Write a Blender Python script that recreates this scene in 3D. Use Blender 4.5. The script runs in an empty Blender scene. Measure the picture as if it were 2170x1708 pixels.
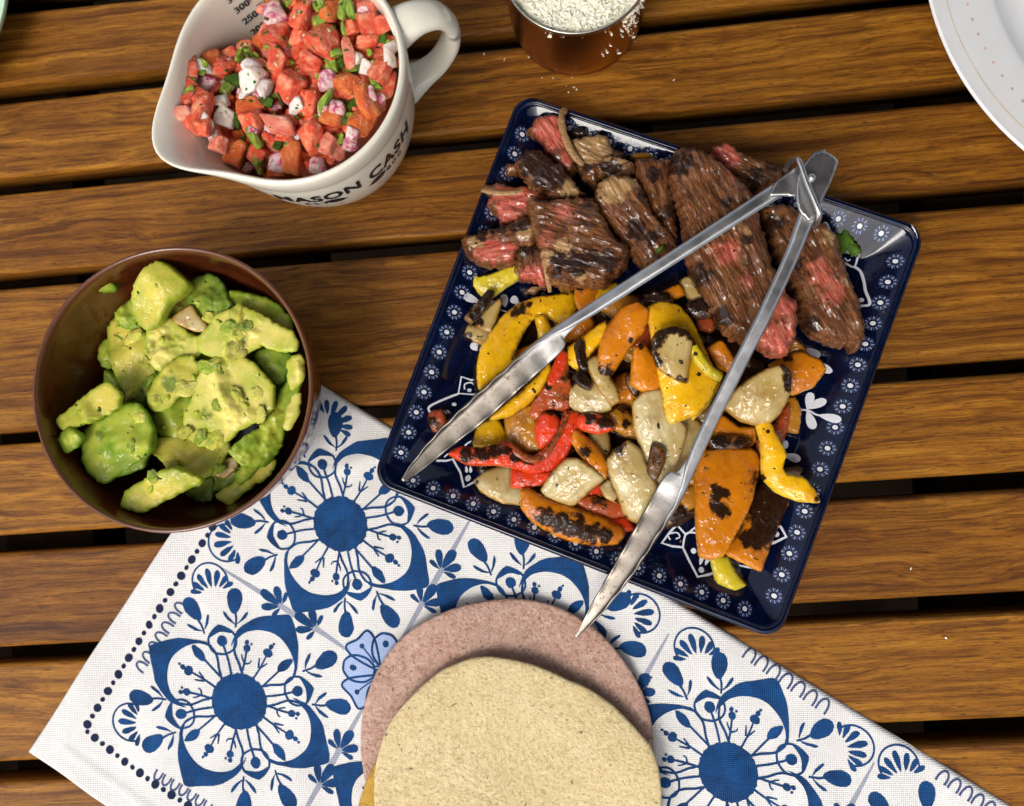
import bpy, bmesh, math, random
import numpy as np
from mathutils import Vector, Matrix, noise as mnoise
from mathutils.geometry import delaunay_2d_cdt

random.seed(7)
S = bpy.context.scene
COL = S.collection

# ------------------------------------------------------------------ camera
CM = 0.01
FPX, CXP, CYP = 1831.0, 1085.0, 854.0      # focal length and centre in layout units (2170 x 1708)
NX, NY = 1230.0, 980.0                     # where straight-down falls in the picture
H = 0.46
cam_d = bpy.data.cameras.new("camera")
cam = bpy.data.objects.new("camera", cam_d)
COL.objects.link(cam)
look = Vector((-(NX - CXP) / FPX, (NY - CYP) / FPX, -1.0)).normalized()
right = look.cross(Vector((0, 1, 0))).normalized()
upv = right.cross(look).normalized()
RM = Matrix((right, upv, -look)).transposed()
cam.matrix_world = Matrix.Translation((0, 0, H)) @ RM.to_4x4()
cam_d.sensor_width = 36.0
cam_d.lens = 36.0 * FPX / 2170.0
cam_d.clip_start = 0.01
cam_d.clip_end = 500.0
cam_d.dof.use_dof = True
cam_d.dof.focus_distance = 0.428
cam_d.dof.aperture_fstop = 6.3
S.camera = cam

# ------------------------------------------------------------------ sky, sun, exposure
SUN_EL, SUN_AZ = math.radians(52), math.radians(-150)     # azimuth from +Y towards +X
world = bpy.data.worlds.new("World")
S.world = world
world.use_nodes = True
wn = world.node_tree
sky = wn.nodes.new("ShaderNodeTexSky")
sky.sky_type = 'NISHITA'
sky.sun_disc = False
sky.sun_elevation = SUN_EL
sky.sun_rotation = SUN_AZ
sky.air_density = 1.0
sky.dust_density = 6.0
sky.ozone_density = 1.0
bg = wn.nodes["Background"]
hs = wn.nodes.new("ShaderNodeHueSaturation")
hs.inputs['Saturation'].default_value = .45        # hazy, nearly overcast sky
wn.links.new(sky.outputs[0], hs.inputs['Color'])
wn.links.new(hs.outputs[0], bg.inputs[0])
bg.inputs[1].default_value = 0.15
sun_d = bpy.data.lights.new("sun", 'SUN')
sun_d.energy = 0.55
sun_d.angle = math.radians(17)
sun_d.color = (1.0, 0.94, 0.85)
sun = bpy.data.objects.new("sun", sun_d)
COL.objects.link(sun)
sd = Vector((math.sin(SUN_AZ) * math.cos(SUN_EL), math.cos(SUN_AZ) * math.cos(SUN_EL), math.sin(SUN_EL)))
sun.rotation_euler = sd.to_track_quat('Z', 'Y').to_euler()
sun.location = sd * 3
S.view_settings.view_transform = 'Standard'
S.view_settings.look = 'None'
S.view_settings.exposure = 0.42
S.view_settings.gamma = 1.0

SKY_BLOCKER = (0.61, 0.74, 1.05, 2.0, 2.2)  # unseen overhead panel: centre, height and size set to cover the mirrored sky

# ------------------------------------------------------------------ layout helpers
RMn = np.array(RM)


def P(dx, dy, z=0.0):
    """ground position (metres) seen at layout point dx,dy at height z"""
    d = RMn @ np.array([(dx - CXP) / FPX, -(dy - CYP) / FPX, -1.0])
    t = (z - H) / d[2]
    return np.array([d[0] * t, d[1] * t])


CROP = {'A': (282.6, 0, .3255), 'B': (932.4, 197.8, .2647), 'C': (1328, 282.6, .3142), 'V': (819.4, 565.1, .3639),
        'E': (1215, 621.6, .4466), 'F': (45.2, 480.3, .397), 'G': (0, 791.1, .5369), 'H': (678.1, 1186.7, .4167),
        'I': (1299.7, 1186.7, .4011), 'J': (762.9, 932.4, .2647), 'K': (0, 0, .364), 'L': (904.2, 0, .2604),
        'M': (1695.3, 0, .2978), 'N': (1695.3, 508.6, .5956), 'D': (0, 0, 1.0)}


def cr(k, pts):
    ox, oy, s = CROP[k]
    return [(ox + x * s, oy + y * s) for x, y in pts]


def pairs(s):
    v = [float(t) for t in s.replace(',', ' ').split()]
    return list(zip(v[0::2], v[1::2]))


def tag(o, label=None, cat=None, group=None, kind=None):
    if label: o['label'] = label
    if cat: o['category'] = cat
    if group: o['group'] = group
    if kind: o['kind'] = kind
    return o


def add_mesh(name, verts, faces, mats, parent=None, smooth=True, matrix=None, attrs=None, mat_idx=None):
    me = bpy.data.meshes.new(name)
    me.from_pydata([tuple(v) for v in verts], [], faces)
    for m in (mats if isinstance(mats, (list, tuple)) else [mats]):
        me.materials.append(m)
    if smooth:
        me.polygons.foreach_set('use_smooth', [True] * len(me.polygons))
    if mat_idx is not None:
        me.polygons.foreach_set('material_index', mat_idx)
    if attrs:
        for k, a in attrs.items():
            at = me.attributes.new(k, 'FLOAT', 'POINT')
            at.data.foreach_set('value', np.asarray(a, dtype=np.float32))
    me.update()
    o = bpy.data.objects.new(name, me)
    COL.objects.link(o)
    if matrix is not None:
        o.matrix_world = matrix
    if parent is not None:
        o.parent = parent
    return o


def empty(name, loc, label=None, cat=None, group=None):
    o = bpy.data.objects.new(name, None)
    o.empty_display_size = 0.01
    COL.objects.link(o)
    o.location = loc
    return tag(o, label, cat, group)


def catmull(pts, n_per=6, closed=True):
    p = np.array(pts, float)
    n = len(p)
    out = []
    rng = range(n) if closed else range(n - 1)
    for i in rng:
        if closed:
            a, b, c, d = p[(i - 1) % n], p[i], p[(i + 1) % n], p[(i + 2) % n]
        else:
            a, b, c, d = p[max(i - 1, 0)], p[i], p[i + 1], p[min(i + 2, n - 1)]
        for k in range(n_per):
            t = k / n_per
            out.append(0.5 * ((2 * b) + (c - a) * t + (2 * a - 5 * b + 4 * c - d) * t * t + (3 * b - a - 3 * c + d) * t ** 3))
    if not closed:
        out.append(p[-1])
    return np.array(out)


def resample(p, step, closed=True):
    q = np.vstack([p, p[:1]]) if closed else np.asarray(p)
    seg = np.linalg.norm(np.diff(q, axis=0), axis=1)
    s = np.concatenate([[0], np.cumsum(seg)])
    n = max(8 if closed else 3, int(round(s[-1] / step)))
    t = np.linspace(0, s[-1], n + 1)
    if closed: t = t[:-1]
    return np.stack([np.interp(t, s, q[:, k]) for k in range(q.shape[1])], 1)


def inside_dist(poly, pts):
    """inside mask and distance to the outline, numpy"""
    a = poly
    b = np.roll(poly, -1, 0)
    x, y = pts[:, 0:1], pts[:, 1:2]
    cond = ((a[:, 1] > y) != (b[:, 1] > y))
    with np.errstate(divide='ignore', invalid='ignore'):
        xi = (b[:, 0] - a[:, 0]) * (y - a[:, 1]) / (b[:, 1] - a[:, 1]) + a[:, 0]
    ins = (np.sum(cond & (x < xi), axis=1) % 2) == 1
    ab = b - a
    L2 = np.maximum((ab ** 2).sum(1), 1e-18)
    t = np.clip(((x - a[:, 0]) * ab[:, 0] + (y - a[:, 1]) * ab[:, 1]) / L2, 0, 1)
    dx = x - (a[:, 0] + t * ab[:, 0])
    dy = y - (a[:, 1] + t * ab[:, 1])
    return ins, np.sqrt((dx * dx + dy * dy).min(1))


def fill_poly(outline, res):
    """triangulate an outline with interior points; returns verts (nb boundary first), faces, nb"""
    o = np.asarray(outline, float)
    mn, mx = o.min(0), o.max(0)
    gx = np.arange(mn[0], mx[0] + res, res)
    gy = np.arange(mn[1], mx[1] + res, res * 0.866)
    X, Y = np.meshgrid(gx, gy)
    X = X + (np.arange(len(gy)) % 2)[:, None] * res * 0.5
    g = np.stack([X.ravel(), Y.ravel()], 1)
    if len(g):
        ins, d = inside_dist(o, g)
        g = g[ins & (d > res * 0.55)]
    nb = len(o)
    sc = 1.0 / max(1e-9, (mx - mn).max())
    allp = np.vstack([o, g]) if len(g) else o
    pv = [Vector(((p[0] - mn[0]) * sc, (p[1] - mn[1]) * sc)) for p in allp]
    r = delaunay_2d_cdt(pv, [], [list(range(nb))], 1, 1e-7)
    v = np.array([[a.x / sc + mn[0], a.y / sc + mn[1]] for a in r[0]])
    return v, [tuple(f) for f in r[2]], nb


def fnoise(x, y, z=0.0):
    return mnoise.noise(Vector((x, y, z)))


# ------------------------------------------------------------------ node helper
class N:
    def __init__(self, name):
        self.m = bpy.data.materials.new(name)
        self.m.use_nodes = True
        self.t = self.m.node_tree
        self.b = self.t.nodes["Principled BSDF"]

    def new(self, kind, **kw):
        n = self.t.nodes.new(kind)
        for k, v in kw.items():
            setattr(n, k, v)
        return n

    def set(self, sock, v):
        if hasattr(v, 'is_linked') or isinstance(v, bpy.types.NodeSocket):
            self.t.links.new(v, sock)
        elif v is not None:
            if isinstance(v, (tuple, list)) and len(v) == 3 and sock.type == 'RGBA':
                v = (*v, 1)
            sock.default_value = v

    def coord(self, scale=(100, 100, 100), rnd=True, kind='Object'):
        c = self.new('ShaderNodeTexCoord')
        m = self.new('ShaderNodeMapping')
        m.inputs['Scale'].default_value = scale
        self.t.links.new(c.outputs[kind], m.inputs[0])
        if not rnd: return m.outputs[0]
        oi = self.new('ShaderNodeObjectInfo')
        mu = self.math('MULTIPLY', oi.outputs['Random'], 61.0)
        va = self.new('ShaderNodeVectorMath', operation='ADD')
        self.t.links.new(m.outputs[0], va.inputs[0])
        self.t.links.new(mu, va.inputs[1])
        return va.outputs[0]

    def scale(self, v, s):
        m = self.new('ShaderNodeMapping')
        m.inputs['Scale'].default_value = s
        self.t.links.new(v, m.inputs[0])
        return m.outputs[0]

    def noise(self, v, s=1, d=3, r=.5, dist=0.0, out=0):
        n = self.new('ShaderNodeTexNoise')
        self.set(n.inputs['Vector'], v)
        n.inputs['Scale'].default_value = s
        n.inputs['Detail'].default_value = d
        n.inputs['Roughness'].default_value = r
        n.inputs['Distortion'].default_value = dist
        return n.outputs[out]

    def voro(self, v, s=1, feature='F1', out=0, rand=1.0):
        n = self.new('ShaderNodeTexVoronoi', feature=feature)
        self.set(n.inputs['Vector'], v)
        n.inputs['Scale'].default_value = s
        n.inputs['Randomness'].default_value = rand
        return n.outputs[out]

    def wave(self, v, s=1, dist=0, dscale=1, dr='X', prof='SIN'):
        n = self.new('ShaderNodeTexWave', bands_direction=dr, wave_profile=prof)
        self.set(n.inputs['Vector'], v)
        n.inputs['Scale'].default_value = s
        n.inputs['Distortion'].default_value = dist
        n.inputs['Detail Scale'].default_value = dscale
        return n.outputs[1]

    def ramp(self, f, stops, interp='LINEAR'):
        n = self.new('ShaderNodeValToRGB')
        n.color_ramp.interpolation = interp
        e = n.color_ramp.elements
        while len(e) < len(stops): e.new(0.5)
        for el, (p, c) in zip(e, stops):
            el.position = p
            el.color = (*c, 1) if isinstance(c, (tuple, list)) else (c, c, c, 1)
        self.set(n.inputs[0], f)
        return n.outputs[0]

    def mix(self, f, a, b, mode='MIX'):
        n = self.new('ShaderNodeMix', data_type='RGBA', blend_type=mode)
        self.set(n.inputs[0], f)
        self.set(n.inputs[6], a)
        self.set(n.inputs[7], b)
        return n.outputs[2]

    def math(self, op, a, b=None, clamp=False):
        n = self.new('ShaderNodeMath', operation=op, use_clamp=clamp)
        self.set(n.inputs[0], a)
        if b is not None: self.set(n.inputs[1], b)
        return n.outputs[0]

    def attr(self, name):
        return self.new('ShaderNodeAttribute', attribute_name=name).outputs['Fac']

    def rnd(self):
        return self.new('ShaderNodeObjectInfo').outputs['Random']

    def bump(self, h, strength=.3, dist=.001, prev=None):
        n = self.new('ShaderNodeBump')
        n.inputs['Strength'].default_value = strength
        n.inputs['Distance'].default_value = dist
        self.set(n.inputs['Height'], h)
        if prev is not None: self.t.links.new(prev, n.inputs['Normal'])
        return n.outputs[0]

    def wet(self, c, f1, d1, f2, d2, s1=.7, s2=.35):
        """normal of the thin film of oil and juice, livelier than the flesh under it"""
        a = self.bump(self.noise(c, f1, 3, .55), s1, d1)
        return self.bump(self.noise(c, f2, 3, .6), s2, d2, a)

    def out(self, color=None, rough=.5, normal=None, spec=.5, metal=0.0, coat=0.0, coat_rough=.05, film=None, sss=0.0, sss_r=(.003, .0015, .001), sss_scale=1.0):
        b = self.b.inputs
        self.set(b['Base Color'], color)
        self.set(b['Roughness'], rough)
        self.set(b['Specular IOR Level'], spec)
        self.set(b['Metallic'], metal)
        self.set(b['Coat Weight'], coat)
        self.set(b['Coat Roughness'], coat_rough)
        if sss:
            b['Subsurface Weight'].default_value = sss
            b['Subsurface Radius'].default_value = sss_r
            b['Subsurface Scale'].default_value = sss_scale
        if normal is not None: self.t.links.new(normal, b['Normal'])
        if film is not None: self.t.links.new(film, b['Coat Normal'])
        return self.m


# ------------------------------------------------------------------ materials
def mat_wood():
    n = N('teak')
    c = n.coord()
    wv = n.new('ShaderNodeVectorMath', operation='ADD')
    n.set(wv.inputs[0], c)
    wob = n.noise(n.scale(c, (.12, .3, .3)), 1.0, 2, .5)
    n.set(wv.inputs[1], n.math('MULTIPLY', wob, 1.6))
    cw = wv.outputs[0]
    rings = n.noise(n.scale(cw, (.025, .8, .8)), 1.0, 4, .6, .25)
    fig = n.noise(n.scale(cw, (.07, 2.6, 2.6)), 1.0, 4, .6, .2)
    fine = n.noise(n.scale(c, (.50, 13, 13)), 1.0, 4, .65, .2)
    pore = n.noise(n.scale(c, (2.0, 24, 24)), 1.0, 2, .5)
    a = n.ramp(fig, [(.28, (.105, .036, .004)), (.42, (.225, .088, .0085)), (.55, (.325, .140, .0145)), (.72, (.44, .208, .027))])
    b = n.ramp(rings, [(.30, (.50, .42, .36)), (.42, (.92, .90, .86)), (.50, (1.05, 1.04, 1.0)), (.545, (.62, .54, .48)), (.58, (1.0, .98, .94)), (.68, (.75, .68, .62)), (.78, (1.0, .96, .92))])
    col = n.mix(1.0, a, b, 'MULTIPLY')
    col = n.mix(1.0, col, n.ramp(fine, [(.28, (.45, .38, .34)), (.46, (.95, .93, .92)), (.7, (1.12, 1.10, 1.08))]), 'MULTIPLY')
    col = n.mix(n.ramp(pore, [(.585, 0.0), (.68, .75)]), col, (.040, .014, .004))
    streak = n.noise(n.scale(cw, (.06, 4.2, 4.2)), 1.0, 3, .55, .3)
    col = n.mix(n.ramp(streak, [(.59, 0.0), (.66, .60), (.80, .75)]), col, (.070, .024, .006))
    tint = n.ramp(n.rnd(), [(0, (.70, .62, .52)), (.5, (.86, .82, .74)), (1, (.98, .94, .82))])
    col = n.mix(1.0, col, tint, 'MULTIPLY')
    nr = n.bump(n.math('ADD', fine, n.math('MULTIPLY', pore, .8)), .35, .0006)
    return n.out(col, n.ramp(fine, [(.3, .58), (.7, .42)]), nr, .22)


def mat_simple(name, col, rough=.5, spec=.5, metal=0, coat=0, bump=None, var=.12, vs=.6):
    n = N(name)
    c = n.coord()
    f = n.noise(c, vs, 4, .6)
    lo = tuple(x * (1 - var) for x in col)
    hi = tuple(min(1, x * (1 + var)) for x in col)
    nr = None
    if bump:
        nr = n.bump(n.noise(c, bump[0], 3, .6), bump[1], .001)
    return n.out(n.ramp(f, [(.3, lo), (.7, hi)]), rough, nr, spec, metal, coat)


def mat_ceramic(name, col, speck=0.0, rough=.14):
    n = N(name)
    c = n.coord(rnd=False)
    f = n.noise(c, .5, 4, .6)
    col1 = n.ramp(f, [(.3, tuple(x * .95 for x in col)), (.7, col)])
    s = n.noise(c, 9, 2, .5)
    col2 = n.mix(n.ramp(s, [(.70, 0.0), (.76, speck)]), col1, (.25, .17, .10))
    nr = n.bump(n.noise(c, .9, 2, .5), .08, .001)
    return n.out(col2, n.ramp(n.noise(c, 2.2, 4, .6), [(.3, rough * .8), (.7, rough * 1.5)]), nr, .5, 0, .25, .06)


def mat_navy():
    n = N('navy_glaze')
    c = n.coord(rnd=False)
    f = n.noise(c, 1.2, 5, .7)
    col = n.ramp(f, [(.3, (.0006, .0018, .009)), (.5, (.0011, .0040, .021)), (.72, (.0020, .0080, .042))])
    sm = n.noise(n.scale(c, (1, .35, 1)), 2.3, 4, .65)
    nr = n.bump(n.noise(c, 1.6, 3, .6), .07, .0015)
    return n.out(col, n.ramp(sm, [(.35, .05), (.62, .11), (.8, .22)]), nr, .42)


def mat_print(name, col, lo=.75, gloss=.5, scale=1.2, weave=False):
    n = N(name)
    c = n.coord(rnd=False)
    f = n.noise(c, scale, 4, .7, .5)
    cc = n.ramp(f, [(.3, tuple(x * lo for x in col)), (.7, col)])
    nr = None
    if weave:
        w = n.math('ADD', n.wave(c, 3.2, .3, 2, 'X'), n.wave(c, 3.2, .3, 2, 'Y'))
        cc = n.mix(n.ramp(w, [(.35, .06), (.9, 0.0)]), cc, (.62, .63, .66))
        nr = n.bump(w, .35, .0004)
    return n.out(cc, gloss, nr, .08 if weave else .3)


def mat_cloth():
    n = N('cotton_cloth')
    c = n.coord(rnd=False)
    w = n.math('ADD', n.wave(c, 3.2, .4, 2, 'X'), n.wave(c, 3.2, .4, 2, 'Y'))
    f = n.noise(c, .35, 4, .6)
    col = n.ramp(f, [(.3, (.70, .69, .67)), (.7, (.80, .79, .77))])
    col = n.mix(n.ramp(w, [(.3, .16), (1.0, 0.0)]), col, (.55, .54, .53))
    st = n.noise(c, .8, 2, .4)
    col = n.mix(n.ramp(st, [(.74, 0.0), (.82, .35)]), col, (.55, .43, .28))
    nr = n.bump(w, .4, .0005)
    nr = n.bump(n.noise(c, .8, 4, .6), .25, .002, nr)
    return n.out(col, .9, nr, .12)


def mat_steak():
    n = N('grilled_steak')
    c = n.coord()
    fib = n.noise(n.scale(c, (.9, 12, 8)), 1, 5, .68, .7)
    lump = n.noise(c, 1.3, 5, .65)
    base = n.ramp(fib, [(.28, (.030, .009, .003)), (.42, (.105, .035, .011)), (.55, (.205, .078, .028)), (.74, (.42, .20, .085))])
    base = n.mix(n.ramp(lump, [(.36, .72), (.55, 0.0)]), base, (.050, .015, .005))
    tan = n.noise(c, .8, 4, .6)
    base = n.mix(n.ramp(tan, [(.52, 0.0), (.70, .55)]), base, n.ramp(fib, [(.3, (.15, .060, .018)), (.7, (.36, .185, .072))]))
    pk = n.ramp(n.noise(n.scale(c, (1, 4.5, 2)), 1.4, 4, .65, .3), [(.3, (.30, .040, .025)), (.5, (.52, .105, .070)), (.70, (.70, .25, .165))])
    pa = n.math('ADD', n.attr('pink'), n.math('MULTIPLY', n.math('SUBTRACT', lump, .54), 1.3))
    pa = n.math('ADD', pa, n.math('MULTIPLY', n.math('SUBTRACT', fib, .5), 1.0))
    base = n.mix(n.ramp(pa, [(.15, 0.0), (.85, 1.0)]), base, pk)
    ft = n.math('ADD', n.attr('fat'), n.math('MULTIPLY', n.math('SUBTRACT', lump, .5), .9))
    base = n.mix(n.ramp(ft, [(.35, 0.0), (.62, .9)]), base, n.ramp(fib, [(.3, (.25, .125, .042)), (.7, (.52, .33, .15))]))
    ch = n.math('ADD', n.attr('char'), n.math('MULTIPLY', n.math('SUBTRACT', n.noise(c, 1.6, 6, .72), .44), 2.3))
    base = n.mix(n.ramp(ch, [(.34, 0.0), (.72, .96)]), base, n.ramp(n.noise(c, 6, 3, .6), [(.35, (.006, .003, .002)), (.7, (.050, .018, .009))]))
    pep = n.noise(c, 5.2, 1, .4)
    base = n.mix(n.ramp(pep, [(.725, 0.0), (.74, .95)]), base, (.008, .006, .005))
    hb = n.math('ADD', n.math('MULTIPLY', fib, 1.3), n.noise(c, 5, 4, .65))
    hb = n.math('ADD', hb, n.math('MULTIPLY', n.ramp(n.noise(n.scale(c, (.4, 5, 3)), 1.2, 2, .5, .8), [(.40, 0.0), (.46, 1.0), (1, 1.0)]), 1.0))
    nr = n.bump(hb, .55, .0010)
    film = n.bump(n.noise(n.scale(c, (.7, 3.0, 2)), 1.0, 2, .5, .4), .7, .0015)
    film = n.bump(n.noise(c, 1.1, 2, .5), .7, .0044, film)
    return n.out(base, .6, nr, .08, 0, n.ramp(n.noise(c, 1.1, 3, .6), [(.38, .15), (.56, 1.0)]), .07, film)


def char_mix(n, c, col, lo=.26, sc=2.4):
    """black blisters with a brown halo, where the piece was scorched"""
    ch = n.math('ADD', n.attr('char'), n.math('MULTIPLY', n.math('SUBTRACT', n.noise(c, sc, 6, .78), .5), 1.6))
    col = n.mix(n.ramp(ch, [(lo, 0.0), (lo + .16, .55)]), col, (.17, .050, .006))
    return n.mix(n.ramp(ch, [(lo + .14, 0.0), (lo + .36, .97)]), col, n.ramp(n.noise(c, 5, 3, .6), [(.35, (.003, .002, .0015)), (.75, (.030, .009, .003))])), ch


def mat_pepper(name, skin, deep, rim):
    n = N(name)
    c = n.coord()
    f = n.noise(c, .8, 4, .6)
    col = n.ramp(f, [(.28, deep), (.48, skin), (.75, tuple(min(1, x * 1.15) for x in skin))])
    e = n.math('ADD', n.attr('edge'), n.math('MULTIPLY', n.math('SUBTRACT', n.noise(c, 3, 3, .6), .5), .35))
    col = n.mix(n.ramp(e, [(.08, .8), (.26, 0.0)]), col, rim)
    br = n.noise(c, 1.5, 6, .75)
    col = n.mix(n.ramp(br, [(.58, 0.0), (.78, .6)]), col, (.17, .050, .006))
    col, ch = char_mix(n, c, col)
    pep = n.noise(c, 4.4, 1, .4)
    col = n.mix(n.ramp(pep, [(.745, 0.0), (.758, .9)]), col, (.012, .008, .004))
    nr = n.bump(n.noise(c, 1.1, 2, .5), .35, .0022)
    nr = n.bump(n.math('MULTIPLY', n.noise(c, 3, 4, .7), n.ramp(ch, [(.3, 0.0), (.6, 1.0)])), .4, .0016, nr)
    film = n.wet(c, .85, .0060, 2.6, .0016, .7, .45)
    cw = n.math('MULTIPLY', n.ramp(n.noise(c, 1.2, 3, .6), [(.30, .6), (.5, 1.0)]), n.ramp(ch, [(.35, 1.0), (.7, .35)]))
    return n.out(col, .5, nr, .05, 0, cw, .03, film, sss=.06)


def mat_onion(name, a, b, edgec):
    n = N(name)
    c = n.coord()
    wob = n.noise(c, .7, 2, .5)
    st = n.noise(n.scale(c, (.16, 3.6, 1.0)), 1, 2, .5, .25)
    col = n.ramp(st, [(.30, tuple((2 * p + q) / 3 for p, q in zip(a, b))), (.45, a), (.50, tuple(min(1, x * 1.14) for x in a)), (.54, tuple(x * .93 for x in a)), (.64, tuple(min(1, x * 1.06) for x in a)), (.75, tuple((2 * p + q) / 3 for p, q in zip(a, b)))])
    col = n.mix(n.ramp(wob, [(.40, 0.0), (.66, .8)]), col, b)
    e = n.math('ADD', n.attr('edge'), n.math('MULTIPLY', n.math('SUBTRACT', n.noise(c, 1.4, 4, .65), .5), .9))
    col = n.mix(n.ramp(e, [(.02, .95), (.30, .45), (.85, 0.0)]), col, edgec)
    br = n.noise(c, .9, 6, .72)
    col = n.mix(n.ramp(br, [(.52, 0.0), (.72, .75)]), col, (.24, .12, .022))
    col, ch = char_mix(n, c, col, .28, 2.8)
    pep = n.noise(c, 4.8, 1, .4)
    col = n.mix(n.ramp(pep, [(.75, 0.0), (.762, .9)]), col, (.015, .01, .006))
    nr = n.bump(st, .10, .0008)
    film = n.wet(c, .55, .0070, 2.2, .0014, .7, .45)
    return n.out(col, .5, nr, .08, 0, 1.0, .03, film, sss=.2)


def mat_avocado(name, flesh, green, brown=.25):
    n = N(name)
    c = n.coord()
    f = n.noise(c, .75, 5, .65)
    col = n.ramp(f, [(.30, green), (.46, tuple((g * .45 + h * .55) for g, h in zip(green, flesh))), (.60, flesh), (.8, tuple(min(1, x * 1.08) for x in flesh))])
    e = n.math('ADD', n.attr('edge'), n.math('MULTIPLY', n.math('SUBTRACT', n.noise(c, 1.6, 4, .7), .5), .5))
    col = n.mix(n.ramp(e, [(.0, .95), (.30, .55), (.80, 0.0)]), col, green)
    s = n.noise(c, 2.2, 4, .7)
    col = n.mix(n.ramp(s, [(.62, 0.0), (.78, brown)]), col, (.20, .11, .04))
    ch = n.math('ADD', n.attr('char'), n.math('MULTIPLY', n.math('SUBTRACT', s, .5), 1.3))
    col = n.mix(n.ramp(ch, [(.35, 0.0), (1.1, .85)]), col, (.09, .16, .012))
    nr = n.bump(n.noise(c, 1.6, 4, .6), .30, .0018)
    film = n.wet(c, 1.1, .0045, 3, .0016)
    return n.out(col, .55, nr, .1, 0, n.ramp(n.noise(c, 1.6, 3, .6), [(.42, .05), (.62, .8)]), .12, film, sss=.25, sss_r=(.003, .003, .001))


def mat_dice(name, stops, sc=1.1, rough=.14, sss=.25, coat=.35, unit=1.0):
    n = N(name)
    c = n.coord((unit, unit, unit))
    f = n.noise(c, sc, 3, .6, .4)
    col = n.ramp(f, stops)
    tint = n.ramp(n.rnd(), [(0, (.85, .82, .80)), (.5, (1, 1, 1)), (1, (1.12, 1.1, 1.0))])
    col = n.mix(1.0, col, tint, 'MULTIPLY')
    nr = n.bump(n.noise(c, 2.5, 4, .6), .3, .12 / unit)
    film = n.wet(c, .9, .45 / unit, 2.2, .12 / unit, .6, .3)
    return n.out(col, .5, nr, .1, 0, 1.0 if coat else 0.0, .04, film, sss=sss)


def mat_tortilla(name, base, lo, dots, dark):
    n = N(name)
    c = n.coord(rnd=False)
    big = n.noise(c, .30, 5, .65)
    med = n.noise(c, 2.2, 5, .7)
    col = n.ramp(big, [(.32, lo), (.62, base)])
    col = n.mix(n.ramp(med, [(.42, 0.0), (.60, .5), (.72, .75)]), col, dots)
    v = n.noise(c, 6.0, 3, .65)
    col = n.mix(n.ramp(v, [(.53, 0.0), (.63, .8)]), col, tuple(x * .75 for x in dots))
    lt = n.noise(c, 3.6, 3, .6)
    col = n.mix(n.ramp(lt, [(.56, 0.0), (.68, .55)]), col, tuple(min(1, x * 1.14) for x in base))
    sp = n.noise(c, 3.0, 1, .3)
    col = n.mix(n.ramp(sp, [(.755, 0.0), (.775, .75)]), col, dark)
    br = n.noise(c, .8, 4, .6)
    col = n.mix(n.ramp(br, [(.62, 0.0), (.76, .6)]), col, tuple(x * y for x, y in zip(base, (.78, .62, .42))))
    nr = n.bump(n.noise(c, 5, 5, .7), .8, .0014)
    nr = n.bump(n.noise(c, 1.3, 3, .6), .3, .002, nr)
    return n.out(col, .82, nr, .2)


def mat_steel():
    n = N('stainless_steel')
    c = n.coord(rnd=False)
    f = n.noise(c, .9, 5, .7)
    nr = n.bump(n.noise(c, .9, 2, .5), .10, .001)
    st = n.attr('stain_reflection')
    sn = n.noise(c, 4.2, 4, .7)
    k = n.math('MULTIPLY', n.ramp(sn, [(.56, 0.0), (.66, .85)]), st)
    col = n.mix(k, n.ramp(f, [(.3, (.58, .58, .57)), (.7, (.70, .70, .70))]), (.08, .04, .014))
    col = n.mix(n.math('MULTIPLY', st, .72), col, (.17, .125, .075))  # tips browned all over: real stains plus painted-in dark food reflections
    return n.out(col, n.math('ADD', n.ramp(f, [(.3, .30), (.7, .42)]), n.math('MULTIPLY', k, .15)), nr, .5, 1.0)


def mat_copper():
    n = N('brushed_copper')
    c = n.coord(rnd=False)
    f = n.noise(n.scale(c, (1, 1, 14)), 1.0, 3, .6)
    nr = n.bump(f, .18, .0005)
    return n.out(n.ramp(f, [(.3, (.37, .175, .058)), (.7, (.50, .26, .09))]), .27, nr, .5, 1.0)


def mat_glaze_brown():
    n = N('brown_glaze')
    c = n.coord(rnd=False)
    f = n.noise(c, .55, 5, .7)
    e = n.attr('rim')
    col = n.ramp(f, [(.3, (.042, .009, .003)), (.55, (.085, .019, .005)), (.78, (.135, .036, .009))])
    col = n.mix(n.math('MULTIPLY', e, .5), col, (.16, .055, .022))
    nr = n.bump(n.noise(c, 1.2, 3, .6), .2, .0012)
    nr = n.bump(n.noise(n.scale(c, (.3, .3, 3)), 1.5, 2, .5), .18, .001, nr)
    return n.out(col, n.ramp(f, [(.3, .09), (.7, .18)]), nr, .5, 0, .3, .05)


M = {}
M['wood'] = mat_wood()
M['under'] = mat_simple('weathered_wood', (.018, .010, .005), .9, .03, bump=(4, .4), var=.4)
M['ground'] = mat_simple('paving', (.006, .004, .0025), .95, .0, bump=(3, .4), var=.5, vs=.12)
M['sky_blocker'] = mat_simple('blocker_grey', (.32, .31, .30), .8, .2, var=.3)
M['jug'] = mat_ceramic('cream_stoneware', (.77, .73, .61), .5)
M['dish'] = mat_ceramic('pale_green_dish', (.50, .70, .50), 0.0)
M['plate'] = mat_ceramic('white_porcelain', (.80, .80, .79), 0.0)
M['ink'] = mat_simple('black_ink', (.012, .013, .02), .35, .4, var=.2)
M['scale_ink'] = mat_simple('grey_ink', (.04, .042, .05), .35, .4, var=.2)
M['navy'] = mat_navy()
M['wprint'] = mat_print('white_underglaze', (.74, .76, .82), .85, .15)
M['pprint'] = mat_print('petal_underglaze', (.30, .36, .56), .7, .15)
M['bprint'] = mat_print('pale_blue_underglaze', (.13, .19, .40), .6, .15)
M['cloth'] = mat_cloth()
M['blue'] = mat_print('blue_print', (.005, .066, .225), .45, .85, .9, True)
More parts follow.
